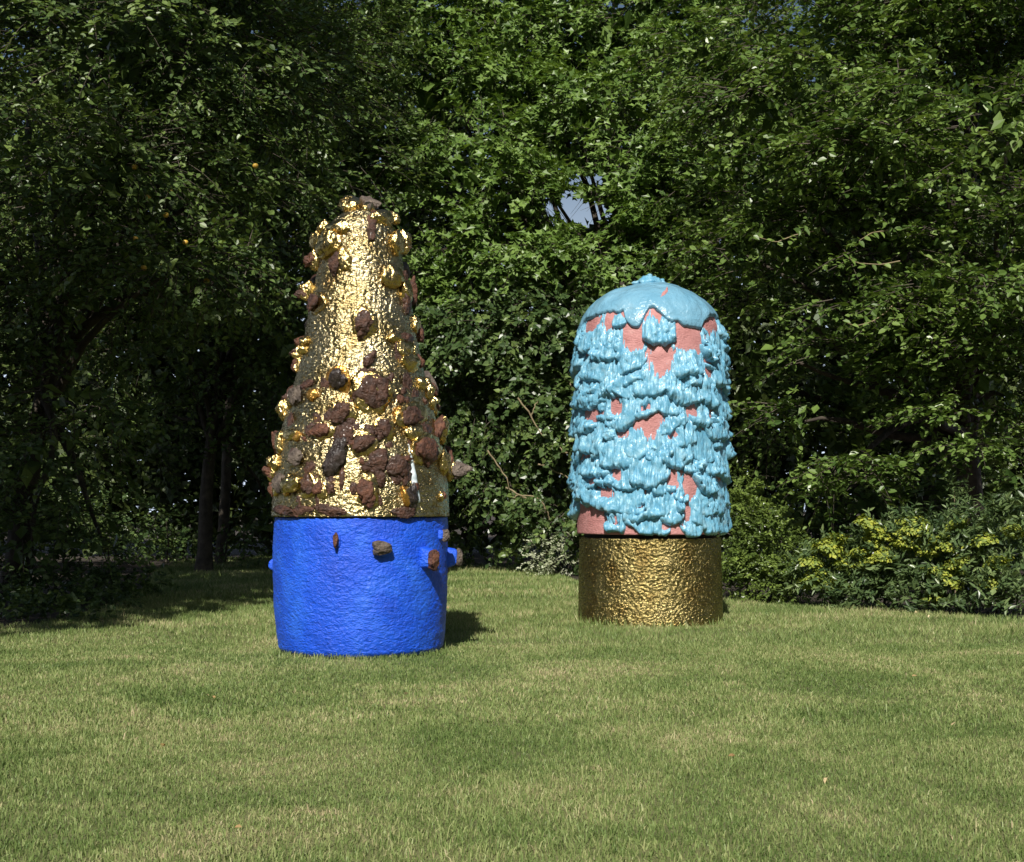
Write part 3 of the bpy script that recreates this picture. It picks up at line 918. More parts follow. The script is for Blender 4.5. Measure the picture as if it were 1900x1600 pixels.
# split in the cap that shows the pink clay
hA, hB = dome.hit(1236, 540), dome.hit(1224, 560)
n = 14
tt = np.linspace(0, 1, n)
thc = hA[0] + (hB[0] - hA[0]) * tt + 0.012 * n1(tt * 6, 2)
zc = hA[1] + (hB[1] - hA[1]) * tt
wc = 0.020 * np.sqrt(np.maximum(1 - (2 * tt - 1) ** 2, 0.02)) * (1 + 0.4 * n1(tt * 7, 6))
rows = []
for a_ in (-1, -0.5, 0, 0.5, 1):
    r_ = np.interp(-zc, -zf, rf)
    e_ = 0.050 - 0.012 * abs(a_)
    rows.append(np.stack([(r_ + e_ * 0.45) * np.sin(thc + a_ * wc / r_), -(r_ + e_ * 0.45) * np.cos(thc + a_ * wc / r_), zc + e_ * 0.9], -1))
link("pink_split", make_mesh("pink_split", np.concatenate(rows), [grid_faces(n, 5)], M['pink']), dome_root)

# ------------------------------------------------------------------ foliage generator
SH = {'oval': np.array([(0, 0), (.32, .5), (.70, .40), (1, 0), (.70, -.40), (.32, -.5)]),
      'lobed': np.array([(0.05, 0), (.40, .62), (.52, .24), (1, 0), (.52, -.24), (.40, -.62)]),
      'heart': np.array([(0.08, 0), (.0, .38), (.42, .52), (1, 0), (.42, -.52), (.0, -.38)]),
      'lance': np.array([(0, 0), (.35, .5), (.7, .34), (1, 0), (.7, -.34), (.35, -.5)])}


def leaves(P, D, U, L, Wd, shape, fold=0.25, curl=0.18):
    n = len(P)
    D = unit(D)
    Sd = unit(np.cross(D, U))
    Nn = np.cross(Sd, D)
    T = SH[shape]
    a, b = T[:, 0], T[:, 1]
    fo = fold * (0.5 + R.random(n))
    cu = curl * (R.random(n) * 2 - 0.5)
    V = (P[:, None, :] + D[:, None, :] * (a[None, :] * L[:, None])[..., None] + Sd[:, None, :] * (b[None, :] * Wd[:, None])[..., None]
         + Nn[:, None, :] * (np.abs(b)[None, :] * Wd[:, None] * fo[:, None] - (a ** 2)[None, :] * L[:, None] * cu[:, None])[..., None])
    b0 = np.arange(n)[:, None, None] * 6
    Fc = (np.array([[0, 1, 2], [0, 2, 3], [0, 3, 4], [0, 4, 5]])[None] + b0).reshape(-1, 3)
    return V.reshape(-1, 3), Fc


def quads(P, U, size):
    n = len(P)
    t = unit(np.cross(U, unit(R.normal(size=(n, 3)))))
    b = np.cross(U, t)
    s = size[:, None]
    V = np.stack([P - t * s * .6, P + b * s * .36 + U * s * .08, P + t * s * .6, P - b * s * .36 + U * s * .08], 1).reshape(-1, 3)
    b0 = np.arange(n)[:, None, None] * 4
    Fc = (np.array([[0, 1, 2], [0, 2, 3]])[None] + b0).reshape(-1, 3)
    return V, Fc


def ell_points(c, r, n, front=0.75):
    d = unit(R.normal(size=(int(n * 2.2) + 8, 3)))
    keep = (d[:, 1] < 0.15) | (R.random(len(d)) > front)
    d = d[keep][:n]
    return d


SKYHOLES = [((1072, 394), (58, 33)), ((1082, 334), (34, 14)), ((1022, 384), (16, 24))]


def in_hole(P, extra=1.0):
    px = CX + P[:, 0] / P[:, 1] * F
    py = HY - (P[:, 2] - EYE) / P[:, 1] * F
    m = np.zeros(len(P), bool)
    for (cx, cy), (rx, ry) in SKYHOLES:
        q = ((px - cx) / (rx * extra)) ** 2 + ((py - cy) / (ry * extra)) ** 2
        m |= q < 1 + 0.6 * vnoise(np.stack([px / 16, py / 16, np.zeros(len(P))], -1), 3)
    return m


def crown(acc, blobs, L, Wr, shape, dens, nleaf=16, slen=0.55, layered=0.4, droop=0.2, twigs=None, jitter=0.35, size_var=0.35, upw=1.0, outw=0.5, front=0.75, hole=False, inner=0.0, inner_size=0.2, clump=-2, clump_size=0.55):
    """adds leafy sprays over ellipsoid blobs; dens = sprays per square metre of blob surface"""
    for (c, r) in blobs:
        c, r = np.array(c, float), np.array(r, float)
        area = 4 * np.pi * (((r[0] * r[1]) ** 1.6 + (r[0] * r[2]) ** 1.6 + (r[1] * r[2]) ** 1.6) / 3) ** (1 / 1.6)
        n = max(4, int(area * dens * (0.5 + 0.5 * (1 - front) + 0.1)))
        d = ell_points(c, r, n, front)
        n = len(d)
        nrm = unit(d / r)
        wob = 1 + 0.22 * fbm(d * 2.2 + c, 5, 2)
        A = c + d * r * (wob * (1 - 0.42 * R.random(n) ** 1.8))[:, None]
        hor = unit(nrm * np.array([1, 1, 1 - layered]) + R.normal(size=(n, 3)) * 0.45 * np.array([1, 1, 1 - layered * 0.8]))
        D = unit(hor + np.array([0, 0, -droop]))
        U = unit(np.array([0, 0, upw]) + nrm * outw + R.normal(size=(n, 3)) * 0.25)
        if clump > -1:
            ok = fbm(A / clump_size + 31.0, 19, 2) > clump
            A, D, U, nrm = A[ok], D[ok], U[ok], nrm[ok]
            n = len(A)
        if hole:
            ok = ~in_hole(A + D * slen * 0.5, 1.15)
            A, D, U, nrm = A[ok], D[ok], U[ok], nrm[ok]
            n = len(A)
        sl_ = slen * (0.6 + 0.8 * R.random(n))
        k = nleaf
        f = (np.arange(k) + 0.6) / k
        S = unit(np.cross(D, U))
        side = np.where(np.arange(k) % 2 == 0, 1.0, -1.0)
        sag = (f ** 2)[None, :] * sl_[:, None] * 0.22
        P = (A[:, None] + D[:, None] * (f[None] * sl_[:, None])[..., None] - np.array([0, 0, 1.0]) * sag[..., None] + R.normal(size=(n, k, 3)) * 0.03 * slen)
        Dl = (D[:, None] * 0.55 + S[:, None] * side[None, :, None] * 0.85 + R.normal(size=(n, k, 3)) * jitter)
        Ul = U[:, None] + R.normal(size=(n, k, 3)) * jitter
        P, Dl, Ul = P.reshape(-1, 3), unit(Dl.reshape(-1, 3)), unit(Ul.reshape(-1, 3))
        sz = L * (1 - size_var + 2 * size_var * R.random(len(P)))
        rnd = np.repeat(R.random(n) * 0.55, k) + 0.45 * R.random(len(P))
        ok = P[:, 2] > 0.02
        if hole:
            ok &= ~in_hole(P, 0.72)
        V, Fc = leaves(P[ok], Dl[ok], Ul[ok], sz[ok], sz[ok] * Wr, shape)
        acc.add(V, Fc, np.repeat(rnd[ok], 6))
        if inner > 0:
            vol = r.prod() * 4.19
            m = int(vol * inner)
            q = unit(R.normal(size=(m, 3))) * (R.random(m) ** 0.4)[:, None] * 0.58
            Pq = c + q * r
            okq = (Pq[:, 2] > 0.05)
            if hole:
                okq &= ~in_hole(Pq, 1.35)
            Pq = Pq[okq]
            V, Fc = quads(Pq, unit(R.normal(size=(len(Pq), 3)) + np.array([0, -0.3, 0.6])), inner_size * (0.6 + 0.8 * R.random(len(Pq))))
            acc.add(V, Fc, np.repeat(R.random(len(Pq)), 4))
        if twigs is not None and n:
            m = min(n, 400)
            for i in range(m):
                s = np.linspace(-0.25, 1, 4)
                pts = A[i] + D[i] * (s * sl_[i])[:, None] - np.array([0, 0, 1.0]) * (np.clip(s, 0, 1) ** 2 * sl_[i] * 0.22)[:, None]
                V, Fc = tube_arrays(pts, np.array([.007, .006, .004, .002]) * (0.7 + 0.6 * random.random()), 3)
                twigs.add(V, Fc)


def limb_pts(a, b, n=7, wob=0.12, seed=0):
    a, b = np.array(a, float), np.array(b, float)
    s = np.linspace(0, 1, n)
    L = np.linalg.norm(b - a)
    P = a + (b - a) * s[:, None]
    for ax in range(3):
        P[:, ax] += wob * L * np.sin(np.pi * s) * n1(s * 2.2 + ax * 9, seed + ax) * 0.8
    P[:, 2] += 0.06 * L * np.sin(np.pi * s)
    return P


def tree(name, label, cat, base, fork, blobs, mat, L, Wr, shape, dens, r0=0.2, group=None, inner=18, inner_size=0.2, twig=True, limbs=True, **kw):
    base = np.array(base, float)
    root = thing(name, label, cat, base, group)
    wood = Acc()
    tp = limb_pts(base - np.array([0, 0, .1]), fork, 9, 0.05, int(abs(base[0] * 13)) + 3)
    rr = np.linspace(r0, r0 * 0.62, 9)
    rr[0] = r0 * 1.35
    V, Fc = tube_arrays(tp, rr, 12)
    link("trunk", make_mesh("trunk", V - base, [Fc], M['bark']), root)
    if limbs:
        for i, (c, r) in enumerate(blobs):
            st = tp[-1 - (i % 3)]
            P = limb_pts(st, np.array(c) + np.array([0, 0, -0.1]), 8, 0.10, i * 5 + 1)
            V, Fc = tube_arrays(P, np.linspace(r0 * 0.42, 0.018, 8), 7)
            link("limb", make_mesh("limb", V - base, [Fc], M['bark']), root)
    acc = Acc()
    tw = Acc() if twig else None
    crown(acc, blobs, L, Wr, shape, dens, twigs=tw, inner=inner, inner_size=inner_size, **kw)
    acc.V = [v - base for v in acc.V]
    link("crown", acc.mesh("crown", mat, False), root, kind='stuff')
    if tw is not None and tw.n:
        tw.V = [v - base for v in tw.V]
        link("twigs", tw.mesh("twigs", M['bark']), root, kind='stuff')
    return root


def B(*rows):
    return [(W(px, py, Y), r) for (px, py, Y, r) in rows]


# left: fruit tree hanging over the lawn
blL = B((190, 340, 17.5, (1.7, 1.5, 1.1)), (410, 330, 18.4, (1.2, 1.2, .8)), (300, 500, 17.2, (1.4, 1.2, .55)), (430, 510, 17.6, (.9, .9, .35)), (130, 540, 17.5, (1.1, 1.1, .8)), (140, 740, 17.0, (.75, .8, .45)), (90, 850, 17.2, (.9, .9, .6)),
        (60, 1000, 17.6, (1.2, 1.0, .5)), (190, 990, 18.6, (.6, .6, .4)), (260, 130, 18.5, (2.3, 2.0, 1.3)), (470, 160, 19.0, (1.5, 1.5, 1.0)), (20, 330, 18.0, (1.5, 1.6, 1.6)), (-60, 650, 18.2, (1.2, 1.2, 1.8)), (230, -60, 19.0, (2.4, 2.0, 1.2)), (150, -230, 21.5, (2.6, 2.4, 1.4)), (400, -260, 22.5, (2.6, 2.4, 1.4)))  # last two masses: unseen canopy added above the view to block sky light
treeL = tree("fruit_tree", "spreading fruit tree with small yellow fruits and drooping boughs over the shaded lawn corner", "tree", (-6.9, 18.6, 0), (-6.3, 18.4, 3.4), blL, M['leaf_apple'], 0.088, 0.62, 'oval', 28, clump=-0.02, clump_size=0.5,
             r0=0.20, inner=16, layered=0.5, droop=0.28, slen=0.6, nleaf=14)
for i, (px, py) in enumerate([(308, 399), (302, 494), (383, 521), (267, 497), (250, 310), (252, 443), (316, 354), (474, 308), (344, 450), (275, 366)]):
    th = thing  # noqa
    p = W(px, py, 16.4 + 0.1 * (i % 3)) - np.array(treeL.location)
    P = ICO3_V * np.array([1, 1, 0.93]) * (1 - 0.10 * np.exp(-((ICO3_V[:, 2] - 1) / 0.15) ** 2))[:, None] * 0.036
    link("fruit", make_mesh("fruit", P, [ICO3_F], M['fruit']), treeL, p)

# left back: dark tree behind the fruit tree
blL2 = B((420, 400, 24.0, (2.0, 1.6, 1.8)), (560, 320, 25.0, (1.9, 1.6, 1.5)), (640, 450, 26.0, (1.5, 1.3, 1.8)), (500, 640, 25.5, (1.4, 1.3, 1.6)), (330, 620, 25.0, (1.5, 1.3, 1.3)), (560, 800, 26.5, (1.3, 1.1, 1.2)), (500, 950, 27.0, (1.0, .9, .8)),
          (560, 130, 26.0, (2.2, 1.8, 1.6)), (380, 150, 25.0, (2.0, 1.8, 1.6)), (690, 300, 26.5, (1.2, 1.2, 1.1)), (250, 780, 26.5, (1.3, 1.1, 1.2)), (470, -20, 26.0, (2.5, 2.0, 1.6)), (250, -150, 26.5, (3.0, 2.6, 1.8)), (520, -220, 27.5, (3.0, 2.6, 1.8)), (60, -60, 27.0, (3.0, 2.6, 2.2)), (100, 300, 27.0, (2.2, 1.8, 2.4)))  # highest masses: crown added above the view to shade the woodland behind
tree("broadleaf_tree", "dark broadleaf tree rising behind the gold cone with its stem in black shade", "tree", ground_pt(345, 1040) * np.array([1, 0, 0]) + np.array([1.6, 25.5, 0]), W(400, 760, 25.8), blL2, M['leaf_apple'], 0.105, 0.6, 'oval', 14, clump=-0.05, clump_size=0.7, r0=0.15,
     inner=14, inner_size=0.26, layered=0.3, slen=0.7, nleaf=14)

# middle: sunlit maple
blM = B((790, 340, 27.0, (1.3, 1.3, 1.3)), (900, 300, 26.6, (1.3, 1.3, 1.0)), (960, 380, 26.2, (1.0, 1.1, .7)), (880, 460, 26.5, (1.4, 1.3, .9)), (1000, 310, 27.0, (.9, 1.0, .6)), (1190, 320, 26.4, (1.2, 1.2, .9)), (1240, 420, 26.0, (1.2, 1.2, .9)),
        (980, 500, 25.8, (1.1, 1.1, .8)), (1120, 490, 26.0, (1.1, 1.1, .7)), (1270, 540, 26.0, (1.1, 1.0, .9)), (820, 560, 26.6, (1.1, 1.0, .9)), (840, 180, 28.0, (1.9, 1.6, 1.1)), (1060, 210, 27.6, (1.8, 1.5, .9)), (1260, 190, 27.0, (1.7, 1.5, 1.2)),
        (960, 60, 28.5, (1.9, 1.6, .9)), (1180, 70, 28.0, (1.7, 1.5, .9)), (860, -60, 29.0, (2.2, 1.8, 1.2)), (1080, -70, 29.0, (2.2, 1.8, 1.2)), (1300, -40, 28.5, (2.2, 1.8, 1.2)), (720, 40, 28.5, (1.8, 1.5, 1.2)), (1080, 120, 29.5, (1.8, 1.2, 1.0)), (1330, 330, 25.5, (1.1, 1.1, 1.2)))
tree("maple_tree", "sunlit maple with bright lobed leaves and a gap of pale sky between the two sculptures", "tree", (3.1, 28.8, 0), (2.9, 28.6, 4.0), blM, M['leaf_maple'], 0.155, 0.66, 'lobed', 24, clump=0.02, clump_size=0.75, r0=0.22, inner=14, inner_size=0.25,
     hole=True, layered=0.25, droop=0.3, slen=0.65, nleaf=13, outw=0.9)

# ivy-clad shrubbery between the sculptures
blI = B((820, 640, 25.4, (.9, .9, 1.0)), (930, 620, 25.0, (1.1, .9, 1.0)), (1030, 620, 24.8, (1.0, .9, 1.0)), (880, 740, 25.4, (.9, .8, .8)), (1000, 760, 24.9, (1.1, .9, 1.0)), (1070, 800, 24.4, (.8, .8, .9)), (860, 860, 25.8, (.65, .7, .6)),
        (960, 880, 25.2, (.9, .8, .7)), (1050, 940, 24.6, (.8, .8, .7)), (970, 990, 25.6, (.6, .6, .5)), (1080, 1020, 24.4, (.5, .6, .5)), (850, 990, 27.0, (.35, .5, .35)))
shI = tree("ivy_shrub", "dense ivy covered shrub with bare pale stems between the two sculptures", "shrub", (0.75, 26.0, 0), (0.7, 25.9, 1.2), blI, M['leaf_ivy'], 0.10, 0.78, 'heart', 34, clump=-0.08, clump_size=0.5, r0=0.09, inner=40, inner_size=0.16, layered=0.1, droop=0.35,
           slen=0.45, nleaf=13, outw=1.0, upw=0.7)
for i, seg in enumerate([[(960, 740), (985, 772), (1000, 800), (1010, 812)], [(985, 775), (992, 755), (998, 745)], [(1000, 860), (1030, 872), (1055, 888), (1062, 895)], [(1040, 795), (1048, 820), (1056, 842), (1068, 852)], [(905, 835), (920, 860), (935, 880), (945, 905)],
                         [(940, 905), (965, 920), (985, 922), (1010, 932)], [(1045, 700), (1060, 712), (1072, 752)], [(1028, 780), (1040, 800)], [(1055, 842), (1045, 838), (1038, 828)], [(1000, 925), (1015, 950), (1020, 965)], [(975, 925), (960, 918), (950, 928)]]):
    P = np.array([W(a, b, 23.6 + 0.15 * (i % 4)) for a, b in seg]) - np.array(shI.location)
    s0, s1 = np.linspace(0, 1, len(P)), np.linspace(0, 1, 9)
    P = np.stack([np.interp(s1, s0, P[:, k]) for k in range(3)], 1) + R.normal(size=(9, 3)) * 0.012
    V, Fc = tube_arrays(P, np.linspace(0.017, 0.009, 9), 6)
    link("stem", make_mesh("stem", V, [Fc], M['pale_twig']), shI)

# white variegated bush at the lawn edge
acc = Acc()
bw = W(1012, 1030, 24.2)
base = np.array([bw[0], bw[1], 0])
crown(acc, B((1015, 1015, 24.0, (.28, .25, .20)), (995, 1040, 23.9, (.22, .2, .14)), (1030, 1045, 23.9, (.22, .2, .14)), (1030, 990, 24.1, (.2, .2, .16))), 0.05, 0.45, 'oval', 75, nleaf=11, slen=0.22, layered=0.0, droop=0.0, outw=0.9, size_var=0.45)
acc.V = [v - base for v in acc.V]
wroot = thing("variegated_shrub", "little white leaved bush at the foot of the ivy by the lawn edge", "shrub", base)
link("foliage", acc.mesh("foliage", M['leaf_pale'], False), wroot, kind='stuff')
V, Fc = tube_arrays([(0, 0.1, 0), (0.02, 0.05, .25), (0, 0, .5)], [.015, .012, .006], 6)
link("stem", make_mesh("stem", V, [Fc], M['bark']), wroot)

# right: beech with layered boughs
blR = B((1440, 330, 19.8, (1.2, 1.1, .45)), (1600, 310, 18.8, (1.3, 1.2, .40)), (1760, 360, 18.0, (1.1, 1.1, .42)), (1540, 420, 19.2, (1.3, 1.1, .32)), (1690, 470, 18.2, (1.1, 1.0, .32)), (1420, 540, 20.0, (.95, .95, .45)), (1600, 580, 18.0, (1.0, .9, .24)),
        (1740, 550, 17.5, (.8, .9, .30)), (1470, 655, 19.4, (.7, .8, .35)), (1590, 640, 18.9, (.7, .8, .20)), (1720, 655, 18.4, (.8, .8, .22)), (1490, 770, 19.0, (.85, .8, .24)), (1560, 870, 18.5, (.65, .7, .22)), (1735, 770, 18.4, (.75, .8, .22)),
        (1770, 830, 18.0, (.45, .6, .2)), (1380, 460, 20.4, (.8, .9, .55)), (1500, 200, 20.0, (1.8, 1.5, .6)), (1730, 220, 19.0, (1.7, 1.5, .6)), (1620, 90, 20.0, (2.2, 1.9, .9)), (1890, 480, 17.8, (.9, 1.1, .9)), (1870, 250, 18.0, (1.3, 1.3, .8)),
        (1860, 720, 18.0, (.8, .9, .7)), (1400, 100, 21.0, (1.6, 1.5, .9)), (1820, 0, 19.5, (2.0, 1.8, 1.0)), (1500, -130, 20.5, (2.4, 2.2, 1.4)), (1720, -160, 20.0, (2.4, 2.2, 1.5)), (1950, -100, 19.5, (2.2, 2.2, 1.6)), (1620, -330, 20.5, (2.6, 2.4, 1.5)), (1880, -350, 20.5, (2.6, 2.4, 1.5)))  # masses above the view: upper crown added to shade the tree behind
blR = [(c, (r[0], r[1] * 1.6, r[2] * 0.85)) if c[2] < 8 else (c, r) for c, r in blR]
treeR = tree("beech_tree", "wide beech tree with layered horizontal boughs above the flowering shrub", "tree", (7.2, 21.0, 0), (7.0, 20.8, 2.6), blR, M['leaf_beech'], 0.094, 0.64, 'oval', 34, clump=0.05, clump_size=0.75, r0=0.24, inner=10, inner_size=0.18, layered=0.85, droop=0.12,
             slen=0.55, nleaf=15, outw=0.35)

# prominent lit boughs whose leaves can be told apart
leafme = {}
for q, (pts, Y, up) in enumerate([([(1560, 597), (1585, 606), (1622, 596), (1652, 575), (1668, 560)], 16.9, 1), ([(1652, 575), (1664, 592), (1680, 605)], 16.9, 1), ([(1395, 440), (1440, 450), (1480, 432), (1530, 420)], 18.2, 1), ([(1560, 474), (1590, 488), (1640, 488), (1680, 478)], 17.0, 1),
                                   ([(1590, 450), (1620, 430), (1660, 420)], 17.0, 1), ([(1700, 470), (1740, 485), (1780, 480)], 16.8, 1)]):
    P = np.array([W(a, b, Y) for a, b in pts])
    s0, s1 = np.linspace(0, 1, len(P)), np.linspace(0, 1, 12)
    P = np.stack([np.interp(s1, s0, P[:, k]) for k in range(3)], 1)
    P[:, 1] += np.linspace(-0.1, 0.25, 12)
    V, Fc = tube_arrays(P - P[-1], np.linspace(0.005, 0.010, 12), 6)
    br = link("bough", make_mesh("bough", V, [Fc], M['pale_twig']), treeR, P[-1] - np.array(treeR.location))
    T = unit(np.gradient(P, axis=0))
    for j in range(11):
        key = (j % 3)
        if key not in leafme:
            V, Fc = leaves(np.zeros((1, 3)), np.array([[1.0, 0, 0]]), np.array([[0, 0, 1.0]]), np.array([0.105]), np.array([0.07 + 0.008 * key]), 'oval')
            leafme[key] = make_mesh("leaf", V, [Fc], M['leaf_beech'], False, np.full(6, 0.55 + 0.18 * key))
        o = link("leaf", leafme[key], br, P[j] - P[-1])
        sgn = 1 if j % 2 else -1
        o.rotation_euler = (random.uniform(0.2, 0.9), random.uniform(-0.4, 0.4) + (-0.5 if sgn > 0 else 0.5), math.atan2(T[j][1], T[j][0]) + sgn * random.uniform(0.7, 1.2))

# right back: dark tree behind the beech
blR2 = B((1480, 420, 25.5, (2.0, 1.4, 2.0)), (1700, 420, 25.0, (2.2, 1.5, 2.0)), (1420, 700, 25.0, (1.2, 1.1, 1.5)), (1580, 760, 25.0, (1.7, 1.2, 1.6)), (1780, 760, 24.5, (1.7, 1.3, 1.8)), (1500, 950, 24.0, (1.3, 1.0, .9)), (1680, 960, 23.5, (1.6, 1.0, 1.0)), (1850, 950, 23.0, (1.5, 1.0, 1.2)),
          (1600, 180, 26.0, (2.6, 1.8, 1.6)), (1850, 250, 25.0, (2.2, 1.8, 2.2)), (1420, 230, 26.5, (1.7, 1.5, 1.5)), (1900, 600, 24.0, (1.5, 1.3, 2.0)), (1660, 0, 26.5, (2.8, 2.0, 1.4)))
tree("broadleaf_tree", "dark broadleaf tree filling the gloom behind the boughs of the beech", "tree", (8.3, 26.2, 0), (8.0, 26.0, 3.0), blR2, M['leaf_beech'], 0.11, 0.6, 'oval', 9, clump=-0.05, clump_size=0.7, r0=0.28, inner=14, inner_size=0.28, layered=0.4, slen=0.75, nleaf=13)

# clipped box-leaved shrub beside the blue sculpture
acc = Acc()
blH = B((1385, 1000, 18.0, (.36, .36, .62)), (1362, 940, 18.5, (.28, .3, .5)), (1425, 1030, 17.7, (.36, .35, .52)), (1465, 1055, 17.5, (.30, .32, .36)), (1395, 1075, 17.7, (.4, .35, .3)), (1455, 1085, 17.3, (.3, .3, .22)), (1345, 1050, 18.2, (.3, .3, .5)))
crown(acc, blH, 0.045, 0.6, 'oval', 150, clump=-0.15, clump_size=0.22, nleaf=13, slen=0.20, layered=0.0, droop=-0.35, outw=0.9, front=0.6, inner=900, inner_size=0.05)
b = np.array([W(1410, 1000, 17.9)[0], 17.9, 0])
acc.V = [v - b for v in acc.V]
hb = thing("box_shrub", "dense small leaved evergreen shrub right behind the dark gold drum", "shrub", b)
link("foliage", acc.mesh("foliage", M['leaf_box'], False), hb, kind='stuff')
for dx in (-0.25, 0.0, 0.3):
    V, Fc = tube_arrays([(dx * .5, 0.05, -.05), (dx * .8, 0.03, .4), (dx, 0, .9)], [.022, .018, .01], 6)
    link("stem", make_mesh("stem", V, [Fc], M['bark']), hb)

# flowering shrub on the right
acc = Acc()
blF = B((1525, 1065, 16.9, (.34, .32, .36)), (1580, 1060, 16.7, (.34, .32, .38)), (1640, 1045, 16.4, (.38, .35, .46)), (1700, 1035, 16.2, (.38, .35, .50)), (1760, 1035, 15.9, (.40, .36, .52)), (1830, 1030, 15.7, (.42, .38, .55)), (1900, 1020, 15.5, (.45, .4, .6)),
        (1600, 1100, 16.3, (.4, .3, .18)), (1720, 1105, 15.8, (.4, .3, .2)), (1840, 1110, 15.3, (.4, .3, .2)))
crown(acc, blF, 0.088, 0.36, 'lance', 66, clump=-0.15, clump_size=0.28, nleaf=14, slen=0.26, layered=0.0, droop=-0.5, outw=0.8, front=0.6, inner=260, inner_size=0.09, jitter=0.45)
b = np.array([W(1690, 1000, 16.4)[0], 16.5, 0])
acc.V = [v - b for v in acc.V]
fb = thing("flowering_shrub", "shrub with heads of yellow green flowers at the right edge of the lawn", "shrub", b)
link("foliage", acc.mesh("foliage", M['leaf_shrub'], False), fb, kind='stuff')
heads = []
for q in range(4):
    rq = np.random.default_rng(60 + q)
    nf = 230
    d = unit(rq.normal(size=(nf, 3)))
    d[:, 2] = np.abs(d[:, 2]) * 0.8
    P = d * np.array([.155, .125, .105]) * (0.45 + 0.6 * rq.random(nf))[:, None] * (1 + 0.25 * vnoise(d * 3 + q * 5, q))[:, None]
    V, Fc = quads(P, unit(d + np.array([0, 0, .6]) + rq.normal(size=(nf, 3)) * .4), 0.026 + 0.016 * rq.random(nf))
    fa = Acc()
    fa.add(V, Fc, np.repeat(rq.random(nf), 4))
    for i in range(0, nf, 9):
        Vt, Ft = tube_arrays([(0, 0, -.06), P[i] * .5, P[i]], [.004, .003, .002], 3)
        fa.add(Vt, Ft, np.full(len(Vt), 0.1))
    heads.append(fa.mesh("flower_head", M['flower'], False))
for i, (px, py) in enumerate([(1533, 1018), (1550, 1006), (1612, 979), (1617, 1011), (1634, 1026), (1619, 1048), (1597, 1033), (1674, 999), (1679, 1016), (1698, 979), (1745, 1009), (1755, 1018), (1726, 1031), (1726, 1068), (1760, 1078), (1778, 1048), (1523, 1068),
                              (1550, 1088), (1510, 1085), (1575, 1056), (1738, 1117), (1503, 1046), (1778, 979), (1641, 1038), (1542, 1025), (1690, 1006), (1770, 1063), (1628, 1000), (1820, 1010), (1850, 1050), (1880, 990), (1840, 1080)]):
    Y = np.interp(px, [1490, 1900], [16.6, 15.1]) + 0.05 * math.sin(i * 2.1)
    o = link("flower_head", heads[i % 4], fb, W(px, py, Y) - b)
    s = random.uniform(0.95, 1.45)
    o.scale = (s, s, s)
    o.rotation_euler = (random.uniform(.2, .7), random.uniform(-.3, .3), random.uniform(0, 6.28))
for i, (px, py) in enumerate([(1540, 1100), (1640, 1110), (1745, 1110), (1850, 1110)]):
    p = W(px, py, np.interp(px, [1490, 1900], [17.0, 15.8]))
    V, Fc = tube_arrays(np.array([(p[0], p[1], -.03), (p[0] + .03, p[1], .3), (p[0] - .02, p[1] - .05, .75)]) - b, [.018, .014, .008], 6)
    link("stem", make_mesh("stem", V, [Fc], M['bark']), fb)

# tall pale sprig at the right edge
acc = Acc()
b = np.array([W(1772, 1000, 16.9)[0], 16.9, 0])
crown(acc, B((1772, 905, 16.9, (.10, .10, .10)), (1768, 930, 16.9, (.12, .12, .16)), (1782, 960, 16.9, (.14, .14, .2)), (1765, 985, 16.9, (.14, .14, .2))), 0.07, 0.32, 'lance', 90, nleaf=9, slen=0.16, layered=0, droop=-0.6, front=0.3)
acc.V = [v - b for v in acc.V]
sp = thing("tall_shrub", "slender pale leaved shoot standing above the flowering shrub", "shrub", b)
link("foliage", acc.mesh("foliage", M['leaf_shrub'], False), sp, kind='stuff')
V, Fc = tube_arrays([(0, 0, -.03), (.02, 0, .5), (0, 0, 1.0), (-.01, 0, 1.45)], [.014, .012, .008, .004], 6)
link("stem", make_mesh("stem", V, [Fc], M['pale_twig']), sp)

# understorey in the gloom under the left-hand trees
acc = Acc()
b = np.array([-8.0, 30.0, 0])
crown(acc, B((60, 970, 28.5, (1.3, .9, .9)), (190, 985, 29.5, (1.2, .9, .8)), (300, 1000, 31.0, (1.0, .8, .6)), (-80, 960, 28.0, (1.3, 1.0, 1.0)), (560, 985, 31.0, (1.0, .9, .8)), (690, 980, 31.0, (1.0, .9, .8))), 0.10, 0.6, 'oval', 22, nleaf=12, slen=0.5, layered=0.1, inner=40, inner_size=.18, clump=-.1)
acc.V = [v - b for v in acc.V]
ub = thing("understorey_shrub", "low dark shrubs under the trees behind the shaded end of the lawn", "shrub", b)
link("foliage", acc.mesh("foliage", M['leaf_ivy'], False), ub, kind='stuff')
for dx in (-2.0, 0.3, 2.0):
    V, Fc = tube_arrays([(dx, 0, -.05), (dx + .05, 0, .4), (dx, 0, .9)], [.03, .022, .01], 6)
    link("stem", make_mesh("stem", V, [Fc], M['bark']), ub)

# low dark ground cover in the shaded bed on the left
acc = Acc()
crown(acc, B((130, 1140, 14.6, (.5, .35, .12)), (60, 1150, 14.4, (.5, .35, .14)), (190, 1110, 16.4, (.5, .5, .10)), (120, 1095, 17.5, (.9, .7, .18)), (230, 1085, 18.5, (.5, .6, .12)), (-20, 1130, 15.2, (.7, .6, .2))), 0.06, 0.7, 'heart', 50, nleaf=9, slen=0.2, layered=0, droop=0, front=0.3)
link("ground_cover", acc.mesh("ground_cover", M['leaf_ivy'], False), kind='stuff', label="low dark ground cover plants in the shaded bed at the lawn's left edge", cat="ground cover")

